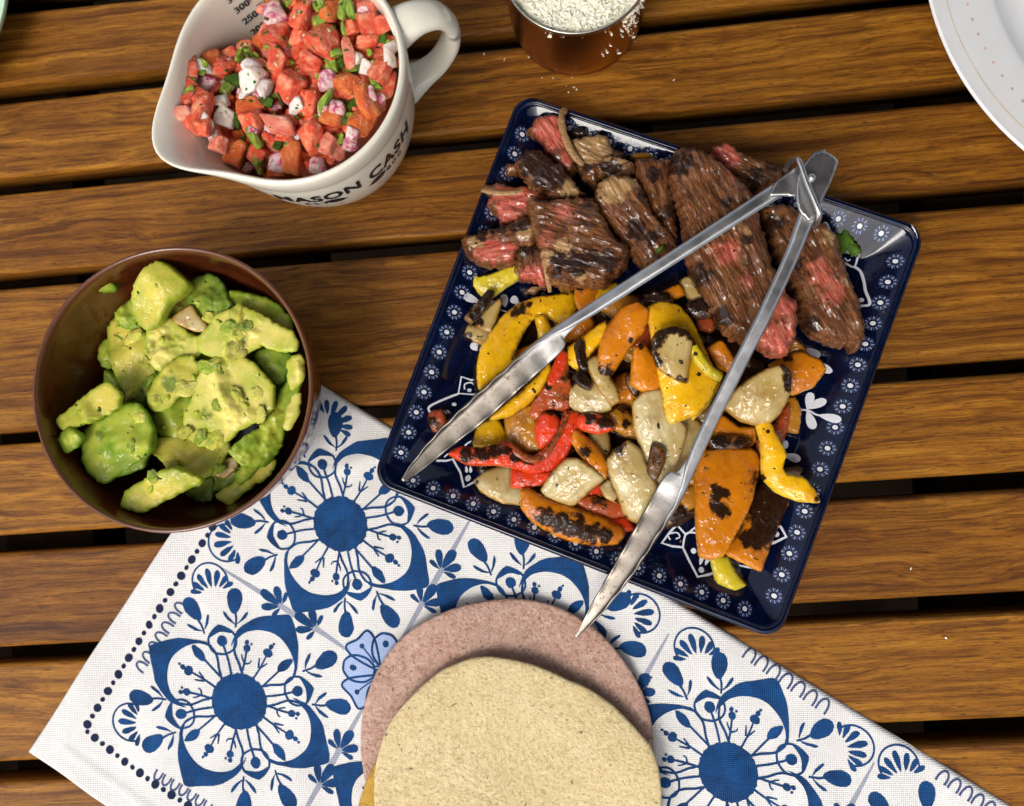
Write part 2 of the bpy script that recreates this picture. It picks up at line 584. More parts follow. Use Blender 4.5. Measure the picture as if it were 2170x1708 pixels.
M['dotblue'] = mat_print('dark_blue_print', (.006, .016, .060), .7, .85, .9, True)
M['paleblue'] = mat_print('pale_blue_print', (.40, .50, .76), .88, .85, .9, True)
M['greyprint'] = mat_print('grey_print', (.36, .38, .47), .75, .85, 2.0, True)
M['loopblue'] = mat_print('slate_blue_print', (.07, .10, .22), .7, .85, 2.0, True)
M['dotrust'] = mat_simple('rust_dots', (.66, .46, .38), .3, .4, var=.2)
M['tanline'] = mat_simple('tan_line', (.72, .62, .50), .3, .4, var=.1)
M['steak'] = mat_steak()
M['yellow'] = mat_pepper('yellow_pepper', (.74, .40, .005), (.60, .26, .003), (.78, .53, .05))
M['lime'] = mat_pepper('green_yellow_pepper', (.55, .43, .018), (.40, .30, .010), (.62, .54, .12))
M['orange'] = mat_pepper('orange_pepper', (.56, .175, .004), (.40, .10, .003), (.58, .26, .015))
M['amber'] = mat_pepper('amber_pepper', (.42, .17, .012), (.24, .075, .006), (.36, .15, .02))
M['red'] = mat_pepper('red_pepper', (.60, .038, .006), (.44, .018, .004), (.58, .11, .015))
M['rust'] = mat_pepper('rust_pepper', (.36, .06, .012), (.20, .025, .006), (.35, .10, .02))
M['onion'] = mat_onion('cooked_onion', (.50, .38, .155), (.36, .225, .045), (.35, .17, .018))
M['onion_w'] = mat_onion('pale_onion', (.54, .45, .235), (.42, .29, .085), (.42, .23, .028))
M['onion_b'] = mat_onion('browned_onion', (.30, .19, .07), (.18, .09, .02), (.11, .045, .01))
M['onion_c'] = mat_onion('charred_onion', (.17, .085, .028), (.09, .035, .012), (.02, .01, .005))
M['avo'] = mat_avocado('avocado', (.62, .52, .085), (.25, .33, .020))
M['avo_p'] = mat_avocado('mashed_avocado', (.70, .61, .16), (.38, .44, .04), .45)
M['avo_g'] = mat_avocado('green_avocado', (.42, .46, .05), (.13, .25, .012))
M['avo_d'] = mat_avocado('dark_green_avocado', (.25, .31, .03), (.06, .14, .010))
M['tomato'] = mat_dice('tomato', [(.28, (.54, .030, .016)), (.45, (.70, .092, .040)), (.58, (.78, .20, .105)), (.75, (.86, .43, .26))])
M['tomato_o'] = mat_dice('orange_tomato', [(.28, (.58, .075, .012)), (.5, (.70, .15, .030)), (.75, (.78, .32, .09))])
M['tomato_p'] = mat_dice('pink_tomato', [(.28, (.68, .10, .065)), (.5, (.78, .24, .16)), (.75, (.86, .48, .34))])
M['ronion'] = mat_dice('red_onion', [(.30, (.80, .60, .60)), (.44, (.86, .78, .72)), (.72, (.90, .86, .80))], 1.2, .22, .35)
M['ponion'] = mat_dice('purple_onion', [(.34, (.55, .03, .16)), (.44, (.74, .28, .38)), (.54, (.86, .66, .64)), (.8, (.88, .80, .75))], 1.1, .22, .3)
M['herb'] = mat_dice('green_chili', [(.3, (.08, .19, .012)), (.5, (.22, .36, .03)), (.75, (.46, .54, .10))], 1.5, .25, .15)
M['dherb'] = mat_dice('coriander', [(.3, (.025, .05, .008)), (.7, (.09, .17, .02))], 1.5, .4, 0, 0)
M['leafg'] = mat_dice('coriander_leaf', [(.3, (.035, .085, .008)), (.7, (.10, .20, .02))], 2.5, .4, 0, 0, 100)
M['bit_p'] = mat_dice('mashed_avocado_bit', [(.3, (.34, .38, .035)), (.5, (.56, .54, .09)), (.72, (.70, .62, .17))], 1.2, sss=.2)
M['bit_y'] = mat_dice('avocado_bit', [(.3, (.20, .28, .018)), (.5, (.46, .47, .06)), (.72, (.62, .55, .10))], 1.2, sss=.2)
M['bit_g'] = mat_dice('green_avocado_bit', [(.3, (.08, .17, .010)), (.5, (.24, .33, .03)), (.72, (.46, .47, .08))], 1.2, sss=.2)
M['tort_y'] = mat_tortilla('yellow_corn', (.76, .63, .375), (.67, .54, .28), (.61, .46, .22), (.16, .12, .085))
M['tort_o'] = mat_tortilla('golden_corn', (.60, .38, .08), (.52, .30, .05), (.50, .27, .04), (.20, .10, .03))
M['tort_p'] = mat_tortilla('pink_corn', (.60, .415, .33), (.49, .315, .245), (.37, .185, .135), (.13, .05, .06))
M['steel'] = mat_steel()
M['copper'] = mat_copper()
M['rimsteel'] = mat_simple('polished_rim', (.66, .62, .55), .18, .5, 1.0, var=.05)
M['brown'] = mat_glaze_brown()
M['cheese'] = mat_simple('crumbled_cheese', (.88, .86, .72), .8, .25, bump=(6, .5), var=.06, vs=3)
M['oil'] = mat_simple('pan_juices', (.030, .011, .003), .06, .5, var=.4, bump=(1.2, .3))

# ------------------------------------------------------------------ setting
def box(name, c, size, m, rz=0, parent=None):
    x, y, z = [s / 2 for s in size]
    v = [(-x, -y, -z), (x, -y, -z), (x, y, -z), (-x, y, -z), (-x, -y, z), (x, -y, z), (x, y, z), (-x, y, z)]
    f = [(3, 2, 1, 0), (4, 5, 6, 7), (0, 1, 5, 4), (1, 2, 6, 5), (2, 3, 7, 6), (3, 0, 4, 7)]
    o = add_mesh(name, v, f, m, parent, smooth=False)
    o.location = c
    o.rotation_euler = (0, 0, rz)
    return o


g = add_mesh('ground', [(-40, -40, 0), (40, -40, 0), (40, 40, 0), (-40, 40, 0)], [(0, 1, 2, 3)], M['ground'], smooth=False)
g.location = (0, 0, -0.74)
tag(g, kind='structure')
r = box('sky_blocker', (SKY_BLOCKER[0], SKY_BLOCKER[1], SKY_BLOCKER[2]), (SKY_BLOCKER[3], SKY_BLOCKER[4], .03), M['sky_blocker'])  # added out of view to darken overhead reflections and shape the light
tag(r, kind='structure')

# ------------------------------------------------------------------ slatted table
table = empty('slatted_table', (0, 0, -0.74), 'brown slatted teak table under all the dishes, gaps between its planks', 'table')
TH = 0.019


def fit(pts):
    x = np.array([p[0] for p in pts]); y = np.array([p[1] for p in pts])
    k, c = np.polyfit(x, y, 1)
    return lambda t: k * t + c


EDGES = [
    (None, [(40, 26), (218, 4), (-400, 72), (954, -62)], 0),
    ([(36, 27), (218, 4), (954, -68)], [(0, 182), (342, 146), (954, 77), (1101, 62), (1469, 25)], 0),
    ([(0, 222), (338, 183), (954, 110), (1378, 66), (1695, 33), (1969, 8)], [(0, 381), (338, 341), (1256, 246), (1695, 208), (2043, 180)], 0),
    ([(0, 416), (430, 366), (1695, 246), (2067, 214)], [(0, 583), (233, 560), (1808, 415), (2170, 388)], 0),
    ([(45, 610), (180, 597), (1901, 450), (2170, 429)], [(0, 918), (70, 911), (1868, 780), (2170, 757)], 0),
    ([(0, 943), (70, 938), (1856, 811), (2170, 789)], [(0, 1135), (215, 1121), (1785, 1022), (2170, 1000)], 0),
    ([(0, 1171), (344, 1153), (1773, 1060), (2170, 1036)], [(0, 1372), (209, 1361), (1695, 1277), (2170, 1256)], 0),
    ([(0, 1406), (183, 1398), (1695, 1319), (2170, 1295)], [(0, 1615), (54, 1612), (1861, 1536), (2170, 1519)], 0),
    ([(0, 1657), (107, 1652), (1933, 1582), (2170, 1566)], [(0, 1868), (2170, 1792)], 0),
    ([(0, 1906), (2170, 1836)], [(0, 2116), (2170, 2058)], 0),
    ([(0, 2154), (2170, 2102)], [(0, 2366), (2170, 2330)], 0),
]
EDGES.insert(0, ([(0, -372), (954, -510)], [(0, -215), (954, -345)], 0))
EDGES.insert(1, ([(0, -172), (954, -300)], [(0, -12), (954, -142)], 0))
del EDGES[2]
XL, XR = -420, 2600
for i, (up, lo, _) in enumerate(EDGES):
    if up: u = fit(up)
    if lo: l = fit(lo)
    if not up:
        u = lambda t, l=l: l(t) - 190
    if not lo:
        l = lambda t, u=u: u(t) + 225
    q = [P(XL, u(XL)), P(XR, u(XR)), P(XR, l(XR)), P(XL, l(XL))]
    c = sum(q) / 4
    ax = (q[1] - q[0] + q[2] - q[3]); ang = math.atan2(ax[1], ax[0])
    ca, sa = math.cos(-ang), math.sin(-ang)
    loc = [((p - c)[0] * ca - (p - c)[1] * sa, (p - c)[0] * sa + (p - c)[1] * ca) for p in q]
    rr = .0022                    # rounded long edges
    verts, faces = [], []
    for (e0, e1) in (((loc[0]), (loc[3])), ((loc[1]), (loc[2]))):
        yu, yl, x = e0[1], e1[1], (e0[0] + e1[0]) / 2
        ring = []
        for k in range(5):
            t = math.radians(90 * k / 4)
            ring.append((yu - rr + rr * math.cos(t), -rr + rr * math.sin(t)))
        for k in range(5):
            t = math.radians(90 + 90 * k / 4)
            ring.append((yl + rr + rr * math.cos(t), -rr + rr * math.sin(t)))
        ring += [(yl, -TH), (yu, -TH)]
        verts += [(x, y, z) for y, z in ring]
    n = 12
    for k in range(n):
        faces.append((k, (k + 1) % n, n + (k + 1) % n, n + k))
    faces += [tuple(range(n - 1, -1, -1)), tuple(range(n, 2 * n))]
    o = add_mesh('slat', verts, faces, M['wood'], table, smooth=False)
    for p_ in o.data.polygons:
        p_.use_smooth = abs(p_.normal.x) < .5 and p_.area < .02
    o.location = (c[0], c[1], 0.74)
    o.rotation_euler = (0, 0, ang)
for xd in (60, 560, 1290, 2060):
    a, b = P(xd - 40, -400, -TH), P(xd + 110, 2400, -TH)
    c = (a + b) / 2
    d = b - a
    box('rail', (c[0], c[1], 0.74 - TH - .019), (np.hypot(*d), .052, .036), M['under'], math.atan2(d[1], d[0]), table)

# ------------------------------------------------------------------ surface builders for food
def lathe_pts(prof, n=96, fn=None):
    v, f = [], []
    for r, z in prof:
        for k in range(n):
            a = 2 * math.pi * k / n
            x, y, zz = r * math.cos(a), r * math.sin(a), z
            if fn: x, y, zz = fn(r, z, a)
            v.append((x, y, zz))
    for i in range(len(prof) - 1):
        for k in range(n):
            f.append((i * n + k, i * n + (k + 1) % n, (i + 1) * n + (k + 1) % n, (i + 1) * n + k))
    return v, f


def slab(name, pts, z, th, mat, dome=0.0, fib=0.0, tilt=(0, 0), bend=0.0, amp=.0004, nsc=(.8, 2.5), rag=.0004, res=.0011,
         w=None, cyl=.65, grow=0.0, facet=0.0, corner=.55, char=(), pink=(), fat=(), parent=None, label=None, cat=None, group=None, kind=None, ridge=0.0, lump=0.0, soft=5):
    """a solid piece of food: outline given in layout units, real thickness, domed or bent top and closed underside (z, th in cm)"""
    z, th, dome = z * CM, th * CM, dome * CM
    lift = z
    W = np.array([P(x, y, lift) for x, y in pts])
    lin = np.concatenate([W + (np.roll(W, -1, 0) - W) * (k / soft) for k in range(soft)], 1).reshape(-1, 2)
    W = catmull(W, soft) * (1 - corner) + lin * corner
    W = resample(W, res * 1.15)
    seed = random.random() * 100
    jit = np.array([[fnoise(p[0] * 420 + seed, p[1] * 420), fnoise(p[0] * 420, p[1] * 420 + seed)] for p in W])
    if grow:
        tg = np.roll(W, -2, 0) - np.roll(W, 2, 0)
        tg /= np.maximum(np.linalg.norm(tg, axis=1), 1e-9)[:, None]
        ar = np.sum(W[:, 0] * np.roll(W[:, 1], -1) - np.roll(W[:, 0], -1) * W[:, 1])
        W = W + np.stack([tg[:, 1], -tg[:, 0]], 1) * (grow * CM * (1 if ar > 0 else -1))
    W = W + jit * rag
    c = W.mean(0)
    ang = -math.radians(fib)
    ca, sa = math.cos(-ang), math.sin(-ang)
    L = (W - c) @ np.array([[ca, sa], [-sa, ca]])
    v, faces, nb = fill_poly(L, res)
    ins, d = inside_dist(L, v)
    d[:nb] = 0
    dm = max(d.max(), 1e-6)
    ww = (w * CM) if w else min(th * .5, dm * .6)
    e = np.clip(d / ww, 0, 1)
    prof = np.sqrt(np.clip(1 - (1 - e) ** 2, 0, 1))
    gg = 1 - (1 - np.clip(d / dm, 0, 1)) ** 2
    hx, hy = np.abs(L[:, 0]).max(), np.abs(L[:, 1]).max()
    gg = (1 - cyl) * gg + cyl * (1 - (v[:, 1] / hy) ** 2 - .25 * (v[:, 0] / hx) ** 2)
    # image-space tilt to local
    wx = v[:, 0] * math.cos(ang) - v[:, 1] * math.sin(ang)
    wy = v[:, 0] * math.sin(ang) + v[:, 1] * math.cos(ang)
    zc = wx * tilt[0] + wy * tilt[1] + bend * CM * ((v[:, 0] / hx) ** 2 - .33)
    nz = np.zeros(len(v))
    for i, (x, y) in enumerate(v):
        h = fnoise(x * 100 * nsc[0] + seed, y * 100 * nsc[1], seed) + .5 * fnoise(x * 210 * nsc[0], y * 210 * nsc[1] + seed, 2.0)
        if ridge:
            wy_ = y + .0022 * fnoise(x * 60, y * 60, seed)
            rn = (1 - abs(fnoise(x * 40 + seed, wy_ * 210, seed)) * 2) * (.5 + fnoise(x * 70, y * 70, 3.0)) + .7 * (1 - abs(fnoise(x * 75, wy_ * 520 + seed, seed)) * 2) * (.5 - fnoise(x * 60 + 5, y * 60, 1.0))
            h += ridge * rn
        if lump:
            h += lump * fnoise(x * 70 + 3, y * 70 + seed, 7.0)
        nz[i] = h * amp
    top = zc + th / 2 * prof + dome * gg + nz * (.25 + .75 * e)
    bot = zc - th / 2 * prof + dome * gg * (0 if facet else 1)
    if facet:                          # knife cuts: the top is trimmed by a few slanting planes
        rf = np.random.RandomState(int(seed * 1e6) % 2**31)
        acc = np.exp(-(top - zc) / .0007)
        for _ in range(4):
            t_ = rf.rand() * 6.283
            cut = facet * CM * (.55 + .5 * rf.rand()) - rf.uniform(.25, .65) * (np.cos(t_) * v[:, 0] + np.sin(t_) * v[:, 1]) + nz * e
            acc = acc + np.exp(-cut / .0007)
        top = zc - .0007 * np.log(acc)
        top = np.maximum(top, zc + .0006 * prof)
    top[:nb] = (zc + dome * gg * (0 if facet else 1))[:nb]
    nv = len(v)
    verts = np.zeros((2 * nv - nb, 3))
    verts[:nv, :2] = v; verts[:nv, 2] = top
    verts[nv:, :2] = v[nb:]; verts[nv:, 2] = bot[nb:]
    ff = []
    for f in faces:
        a, b_, c_ = v[f[0]], v[f[1]], v[f[2]]
        if (b_[0] - a[0]) * (c_[1] - a[1]) - (b_[1] - a[1]) * (c_[0] - a[0]) < 0: f = f[::-1]
        ff.append(f)
        ff.append(tuple((i if i < nb else i - nb + nv) for i in f[::-1]))

    wrp = np.array([[fnoise(p[0] * 260 + seed, p[1] * 260) + .5 * fnoise(p[0] * 600, p[1] * 600 + seed), fnoise(p[0] * 260, p[1] * 260 + seed, 5) + .5 * fnoise(p[0] * 600 + seed, p[1] * 600, 5)] for p in verts]) if (char or pink or fat) else None

    def spots(lst):
        out = np.zeros(len(verts))
        for s in lst:
            sx, sy, sr = s[:3]
            k = s[3] if len(s) > 3 else 1.0
            q = (P(sx, sy, lift) - c)
            q = np.array([q[0] * ca - q[1] * sa, q[0] * sa + q[1] * ca])
            rr = sr / 42.0 * CM
            dd = np.hypot(verts[:, 0] + wrp[:, 0] * rr * .55 - q[0], verts[:, 1] + wrp[:, 1] * rr * .55 - q[1]) / rr
            out = np.maximum(out, k * np.clip(1.45 - dd, 0, 1))
        return out
    attrs = {'edge': np.concatenate([np.clip(d / min(.0035, dm * .8), 0, 1), np.full(nv - nb, .5)]),
             'char': spots(char), 'pink': spots(pink), 'fat': spots(fat)}
    Mx = Matrix.Translation((c[0], c[1], lift)) @ Matrix.Rotation(ang, 4, 'Z')
    o = add_mesh(name, verts, ff, mat, None, True, Mx, attrs)
    if parent:
        o.parent = parent
        o.matrix_parent_inverse = parent.matrix_basis.inverted()
    tag(o, label, cat, group, kind)
    return o


def tube_mesh(path, radii, nseg=10, flat=1.0, cap=True):
    """sweep an ellipse along a 3-D path"""
    p = np.asarray(path, float)
    t = np.gradient(p, axis=0)
    t /= np.linalg.norm(t, axis=1)[:, None]
    v, f = [], []
    up = np.array([0, 0, 1.0])
    for i in range(len(p)):
        s = np.cross(t[i], up)
        if np.linalg.norm(s) < 1e-4: s = np.array([1.0, 0, 0])
        s /= np.linalg.norm(s)
        n = np.cross(s, t[i])
        for k in range(nseg):
            a = 2 * math.pi * k / nseg
            v.append(p[i] + radii[i] * (math.cos(a) * s + flat * math.sin(a) * n))
    for i in range(len(p) - 1):
        for k in range(nseg):
            f.append((i * nseg + k, i * nseg + (k + 1) % nseg, (i + 1) * nseg + (k + 1) % nseg, (i + 1) * nseg + k))
    if cap:
        f.append(tuple(range(nseg - 1, -1, -1)))
        f.append(tuple(range((len(p) - 1) * nseg, len(p) * nseg)))
    return v, f


def ribbon_tube(name, pts, zs, rad, mat, flat=.6, parent=None, wob=.15, attrs=None):
    """beaded strip of fat / peel along layout points; zs, rad in cm lists"""
    n = len(pts)
    w = np.array([[*P(x, y, zz * CM), zz * CM, rr * CM] for (x, y), zz, rr in zip(pts, zs, rad)])
    w = catmull(w, 6, False)
    w = resample(w, .0016, False)
    sd = random.random() * 50
    rr = np.array([r_ * (1 + wob * fnoise(i * .45 + sd, 0)) for i, r_ in enumerate(w[:, 3])])
    c = w[:, :3].mean(0)
    v, f = tube_mesh(w[:, :3] - c, rr, 10, flat)
    at = {k: np.full(len(v), val) for k, val in (attrs or {}).items()}
    o = add_mesh(name, v, f, mat, None, True, Matrix.Translation(c), at)
    if parent:
        o.parent = parent
        o.matrix_parent_inverse = parent.matrix_basis.inverted()
    return o


# ------------------------------------------------------------------ white jug
JZ = 0.088
_c = cr('A', [(1000, 440)])[0]
JC = P(_c[0], _c[1], JZ)
_r = P(_c[0] + 251, _c[1], JZ)
JR = float(np.hypot(*(_r - JC)))
sp = P(*cr('A', [(120, 985)])[0], JZ) - JC
SPA, SPR = math.atan2(sp[1], sp[0]), float(np.hypot(*sp))


def spout(a, r, z):
    d = (a - SPA + math.pi) % (2 * math.pi) - math.pi
    k = math.exp(-(abs(d) / math.radians(21)) ** 1.9)
    zt = max(0.0, (z - (JZ - .034)) / .034)
    ext = (SPR - JR) * k * zt ** 1.6
    return (r + ext) * math.cos(a), (r + ext) * math.sin(a), z - .002 * k * zt + 0


jug = empty('measuring_jug', (JC[0], JC[1], 0), 'white stoneware measuring jug with a pouring lip, full of chopped tomato salsa', 'jug')
R = JR
WALL = [(R * .60, 0.001), (R * .66, 0.004), (R * .76, .014), (R * .855, .028), (R * .915, .042), (R * .950, .055), (R * .970, .066), (R * .975, .0735)]
outer = [(0.00002, 0.002), (R * .5, .001)] + WALL
rim = [(R * .992, .0765), (R * 1.000, .080), (R * 1.004, .0835), (R * .998, .0868), (R * .982, JZ), (R * .958, JZ + .0002), (R * .938, JZ - .002), (R * .928, JZ - .006)]
inner = [(R * .915, .070), (R * .885, .055), (R * .83, .040), (R * .74, .024), (R * .60, .012), (R * .4, .009), (.00002, .0085)]


def dens(pr, n=3):
    return [tuple(p) for p in catmull(pr, n, False)]


v, f = lathe_pts(dens(outer + rim + inner), 128, lambda r, z, a: spout(a, r, z))
add_mesh('body', v, f, M['jug'], jug)
WP = np.array(dens(WALL + [(R * .98, .076)], 6))


def wall_r(z):
    return float(np.interp(z, WP[:, 1], WP[:, 0]))


# handle: a loop in the upright plane through the axis
ha = math.radians(23)
hp = [(R * .95, .079), (R * 1.15, .0812), (R * 1.32, .0765), (R * 1.405, .064), (R * 1.37, .049), (R * 1.22, .036), (R * 1.05, .030), (R * .84, .026)]
hr = [.0105, .0085, .0075, .0070, .0068, .0068, .0075, .011]
hq = catmull([(a, b, c) for (a, b), c in zip(hp, hr)], 8, False)
v, f = tube_mesh([(q[0] * math.cos(ha), q[0] * math.sin(ha), q[1]) for q in hq], hq[:, 2], 20, .62)
add_mesh('handle', v, f, M['jug'], jug)


def text_polys(s, size, bold=.0, shear=0.0, spacing=1.0):
    cu = bpy.data.curves.new('lettering', 'FONT')
    cu.body = s
    cu.size = size
    cu.offset = bold
    cu.shear = shear
    cu.space_character = spacing
    cu.align_x = 'CENTER'
    cu.resolution_u = 4
    ob = bpy.data.objects.new('lettering', cu)
    COL.objects.link(ob)
    dg = bpy.context.evaluated_depsgraph_get()
    me = bpy.data.meshes.new_from_object(ob.evaluated_get(dg))
    bpy.data.objects.remove(ob)
    bm = bmesh.new()
    bm.from_mesh(me)
    bmesh.ops.triangulate(bm, faces=bm.faces[:])
    bmesh.ops.subdivide_edges(bm, edges=[e for e in bm.edges if e.calc_length() > size * .25], cuts=1)
    bmesh.ops.triangulate(bm, faces=bm.faces[:])
    vs = [(p.co.x, p.co.y) for p in bm.verts]
    fs = [tuple(p.index for p in q.verts) for q in bm.faces]
    bm.free()
    return vs, fs


def wrap_outside(vs, fs, a0, z0, name, m, off=.00025):
    """lay flat lettering round the outside of the jug, letters upright towards the rim"""
    out = []
    for x, y in vs:
        z = z0 + y
        r = wall_r(z) + off
        a = a0 + x / wall_r(z0)
        out.append((r * math.cos(a), r * math.sin(a), z))
    return add_mesh(name, out, fs, m, jug, smooth=False)


ANG_T = -math.radians(63)
vs, fs = text_polys('MASON CASH', .0122, .0004, .10, 1.10)
vs = [(x * .97, y * 1.22) for x, y in vs]
wrap_outside(vs, fs, ANG_T, .0540, 'lettering', M['ink'])
vs, fs = text_polys('1800', .0066, .0001, 0, 1.3)
wrap_outside(vs, fs, ANG_T + .42, .0462, 'lettering', M['ink'])
vs, fs = text_polys('EST', .0066, .0001, 0, 1.3)
wrap_outside(vs, fs, ANG_T - .42, .0462, 'lettering', M['ink'])
# crossed-spoon emblem
em_v, em_f = [], []


def em_poly(pts):
    v_, f_, _ = fill_poly(np.array(pts), .002)
    b_ = len(em_v)
    em_v.extend([tuple(p) for p in v_]); em_f.extend([tuple(i + b_ for i in t) for t in f_])


for sgn in (-1, 1):
    cxx, cyy, aa = sgn * .0120, .0035, sgn * math.radians(24)
    em_poly([(cxx + .0052 * math.cos(t) * math.cos(aa) - .0031 * math.sin(t) * math.sin(aa), cyy + .0052 * math.cos(t) * math.sin(aa) + .0031 * math.sin(t) * math.cos(aa)) for t in np.linspace(0, 2 * math.pi, 24)[:-1]])
    p0, p1 = np.array([sgn * .0075, .0015]), np.array([-sgn * .012, -.0062])
    nn = np.array([-(p1 - p0)[1], (p1 - p0)[0]]); nn = nn / np.linalg.norm(nn) * .0006
    em_poly([p0 + nn, p1 + nn * .6, p1 - nn * .6, p0 - nn])
wrap_outside(em_v, em_f, ANG_T, .0452, 'emblem', M['ink'], .0003)
# measuring marks printed on the inside wall
IN = np.array(dens(inner, 6))


def in_r(z):
    o_ = np.argsort(IN[:, 1])
    return float(np.interp(z, IN[o_, 1], IN[o_, 0]))


sv, sf = [], []


def inner_print(vs, fs, a0, z0, rot=0.0):
    b_ = len(sv)
    for x, y in vs:
        x, y = x * math.cos(rot) - y * math.sin(rot), x * math.sin(rot) + y * math.cos(rot)
        z = z0 + y
        r_ = in_r(z) - .0006
        a = a0 - x / in_r(z0)
        sv.append((r_ * math.cos(a), r_ * math.sin(a), z))
    sf.extend([tuple(i + b_ for i in t) for t in fs])


ang_s = math.radians(120)
for k, (s_, zz) in enumerate((('350', .077), ('300', .068), ('250', .059), ('200', .050), ('150', .041))):
    vs, fs = text_polys(s_, .0058, .00015)
    inner_print(vs, fs, ang_s + .11, zz)
    inner_print([(-.004, 0), (.004, 0), (.004, .0006), (-.004, .0006)], [(0, 1, 2, 3)], ang_s - .03, zz + .002)
    inner_print([(-.002, 0), (.002, 0), (.002, .0005), (-.002, .0005)], [(0, 1, 2, 3)], ang_s - .05, zz + .006)
inner_print([(-.0004, -.002), (.0004, -.002), (.0004, .018), (-.0004, .018)], [(0, 1, 2, 3)], ang_s - .11, .041)
inner_print([(-.0004, -.002), (.0004, -.002), (.0004, .018), (-.0004, .018)], [(0, 1, 2, 3)], ang_s - .11, .0605)
for s_, zz in (('12', .073), ('10', .063), ('8', .052), ('6', .042)):
    vs, fs = text_polys(s_, .005, .0001)
    inner_print(vs, fs, ang_s - .21, zz)
add_mesh('measuring_scale', sv, sf, M['scale_ink'], jug, smooth=False)

# ------------------------------------------------------------------ brown bowl
BZ = .066
BC = P(361, 822, BZ)
BR = float(np.hypot(*(P(361 + 300, 822, BZ) - BC)))
bowl = empty('brown_bowl', (BC[0], BC[1], 0), 'glossy brown glazed bowl holding chunks of avocado', 'bowl')
prof = [(.002, .003), (BR * .55, .0015), (BR * .62, 0.0005), (BR * .70, .004), (BR * .82, .016), (BR * .91, .032), (BR * .965, .048), (BR * .985, .058), (BR * 1.0, .0625), (BR * 1.0, .0652), (BR * .985, BZ), (BR * .968, .0648), (BR * .955, .060),
        (BR * .925, .046), (BR * .86, .031), (BR * .76, .017), (BR * .58, .009), (BR * .3, .0065), (.002, .006)]
pd = pd_bowl = dens(prof)
v, f = lathe_pts(pd, 128, lambda r, z, a: (r * math.cos(a) * (1 + .006 * math.sin(2 * a + 1)), r * math.sin(a) * (1 + .006 * math.sin(2 * a + 1)), z + (.0006 * math.sin(3 * a) if z > .03 else 0)))
rimat = np.repeat([1.0 if z > .0605 else 0.0 for r, z in pd], 128)
add_mesh('body', v, f, M['brown'], bowl, attrs={'rim': rimat})

# ------------------------------------------------------------------ copper cup
CZ = .052
CC = P(1221, -84, CZ)
CRr = float(np.hypot(*(P(1221 + 162, -84, CZ) - CC)))
cup = empty('copper_cup', (CC[0], CC[1], 0), 'brushed copper measuring cup filled with white crumbled cheese', 'cup')
prof = [(.002, .001), (CRr * .86, .0008), (CRr * .93, .0025), (CRr * .972, .008), (CRr * .985, .02), (CRr * .99, .049)]
v, f = lathe_pts(dens(prof), 96)
add_mesh('body', v, f, M['copper'], cup)
prof = [(CRr * .988, .0485), (CRr * 1.004, .0498), (CRr * 1.008, .0512), (CRr * .998, .0522), (CRr * .982, .0520), (CRr * .972, .0505), (CRr * .965, .045), (CRr * .96, .01)]
v, f = lathe_pts(dens(prof), 96)
add_mesh('rim', v, f, M['rimsteel'], cup)
# flat handle, mostly above the frame
v, f = tube_mesh([(-CRr * .98, .004, .047), (-CRr * 1.3, .012, .046), (-CRr * 1.9, .022, .044), (-CRr * 2.8, .036, .041)], [.007, .006, .006, .007], 12, .22)
add_mesh('handle', v, f, M['rimsteel'], cup)

# cheese: mound plus shreds and crumbs
rs = np.random.RandomState(3)
cv, cf = [], []
nr_, na = 40, 120
for i in range(nr_ + 1):
    for k in range(na):
        rr = CRr * .958 * i / nr_
        a = 2 * math.pi * k / na
        x, y = rr * math.cos(a), rr * math.sin(a)
        h = .0455 + .004 * (1 - (i / nr_) ** 2) + .0016 * fnoise(x * 160, y * 160) + .0011 * fnoise(x * 500, y * 500, 4) + .0007 * fnoise(x * 1100, y * 1100, 9)
        cv.append((x, y, h))
for i in range(nr_):
    for k in range(na):
        cf.append((i * na + k, (i + 1) * na + k, (i + 1) * na + (k + 1) % na, i * na + (k + 1) % na))


def crumb(cv, cf, x, y, z, s, rs):
    q = rs.normal(size=(8, 3)) * .16
    base = np.array([(-1, -1, -1), (1, -1, -1), (1, 1, -1), (-1, 1, -1), (-1, -1, 1), (1, -1, 1), (1, 1, 1), (-1, 1, 1)]) * .5
    p = (base + q) * np.array([s * rs.uniform(.6, 2.2), s * rs.uniform(.5, 1.0), s * rs.uniform(.4, .8)])
    a, b_ = rs.uniform(0, 6.28), rs.uniform(-.7, .7)
    Rz = np.array([[math.cos(a), -math.sin(a), 0], [math.sin(a), math.cos(a), 0], [0, 0, 1]])
    Rx = np.array([[1, 0, 0], [0, math.cos(b_), -math.sin(b_)], [0, math.sin(b_), math.cos(b_)]])
    p = p @ Rx.T @ Rz.T + np.array([x, y, z])
    n0 = len(cv)
    cv.extend([tuple(t) for t in p])
    for q_ in ((3, 2, 1, 0), (4, 5, 6, 7), (0, 1, 5, 4), (1, 2, 6, 5), (2, 3, 7, 6), (3, 0, 4, 7)):
        cf.append(tuple(i + n0 for i in q_))


for _ in range(5200):
    rr = CRr * .955 * math.sqrt(rs.rand()); a = rs.rand() * 6.283
    x, y = rr * math.cos(a), rr * math.sin(a)
    h = .0457 + .004 * (1 - (rr / CRr / .958) ** 2) + .0016 * fnoise(x * 160, y * 160) + .0011 * fnoise(x * 500, y * 500, 4) + rs.rand() * .0011
    crumb(cv, cf, x, y, h, .0013 * rs.uniform(.5, 1.25), rs)
o = add_mesh('crumbled_cheese', cv, cf, M['cheese'], smooth=False)
o.location = (CC[0], CC[1], 0)
tag(o, 'white crumbled cheese heaped inside the copper cup', 'cheese', kind='stuff')
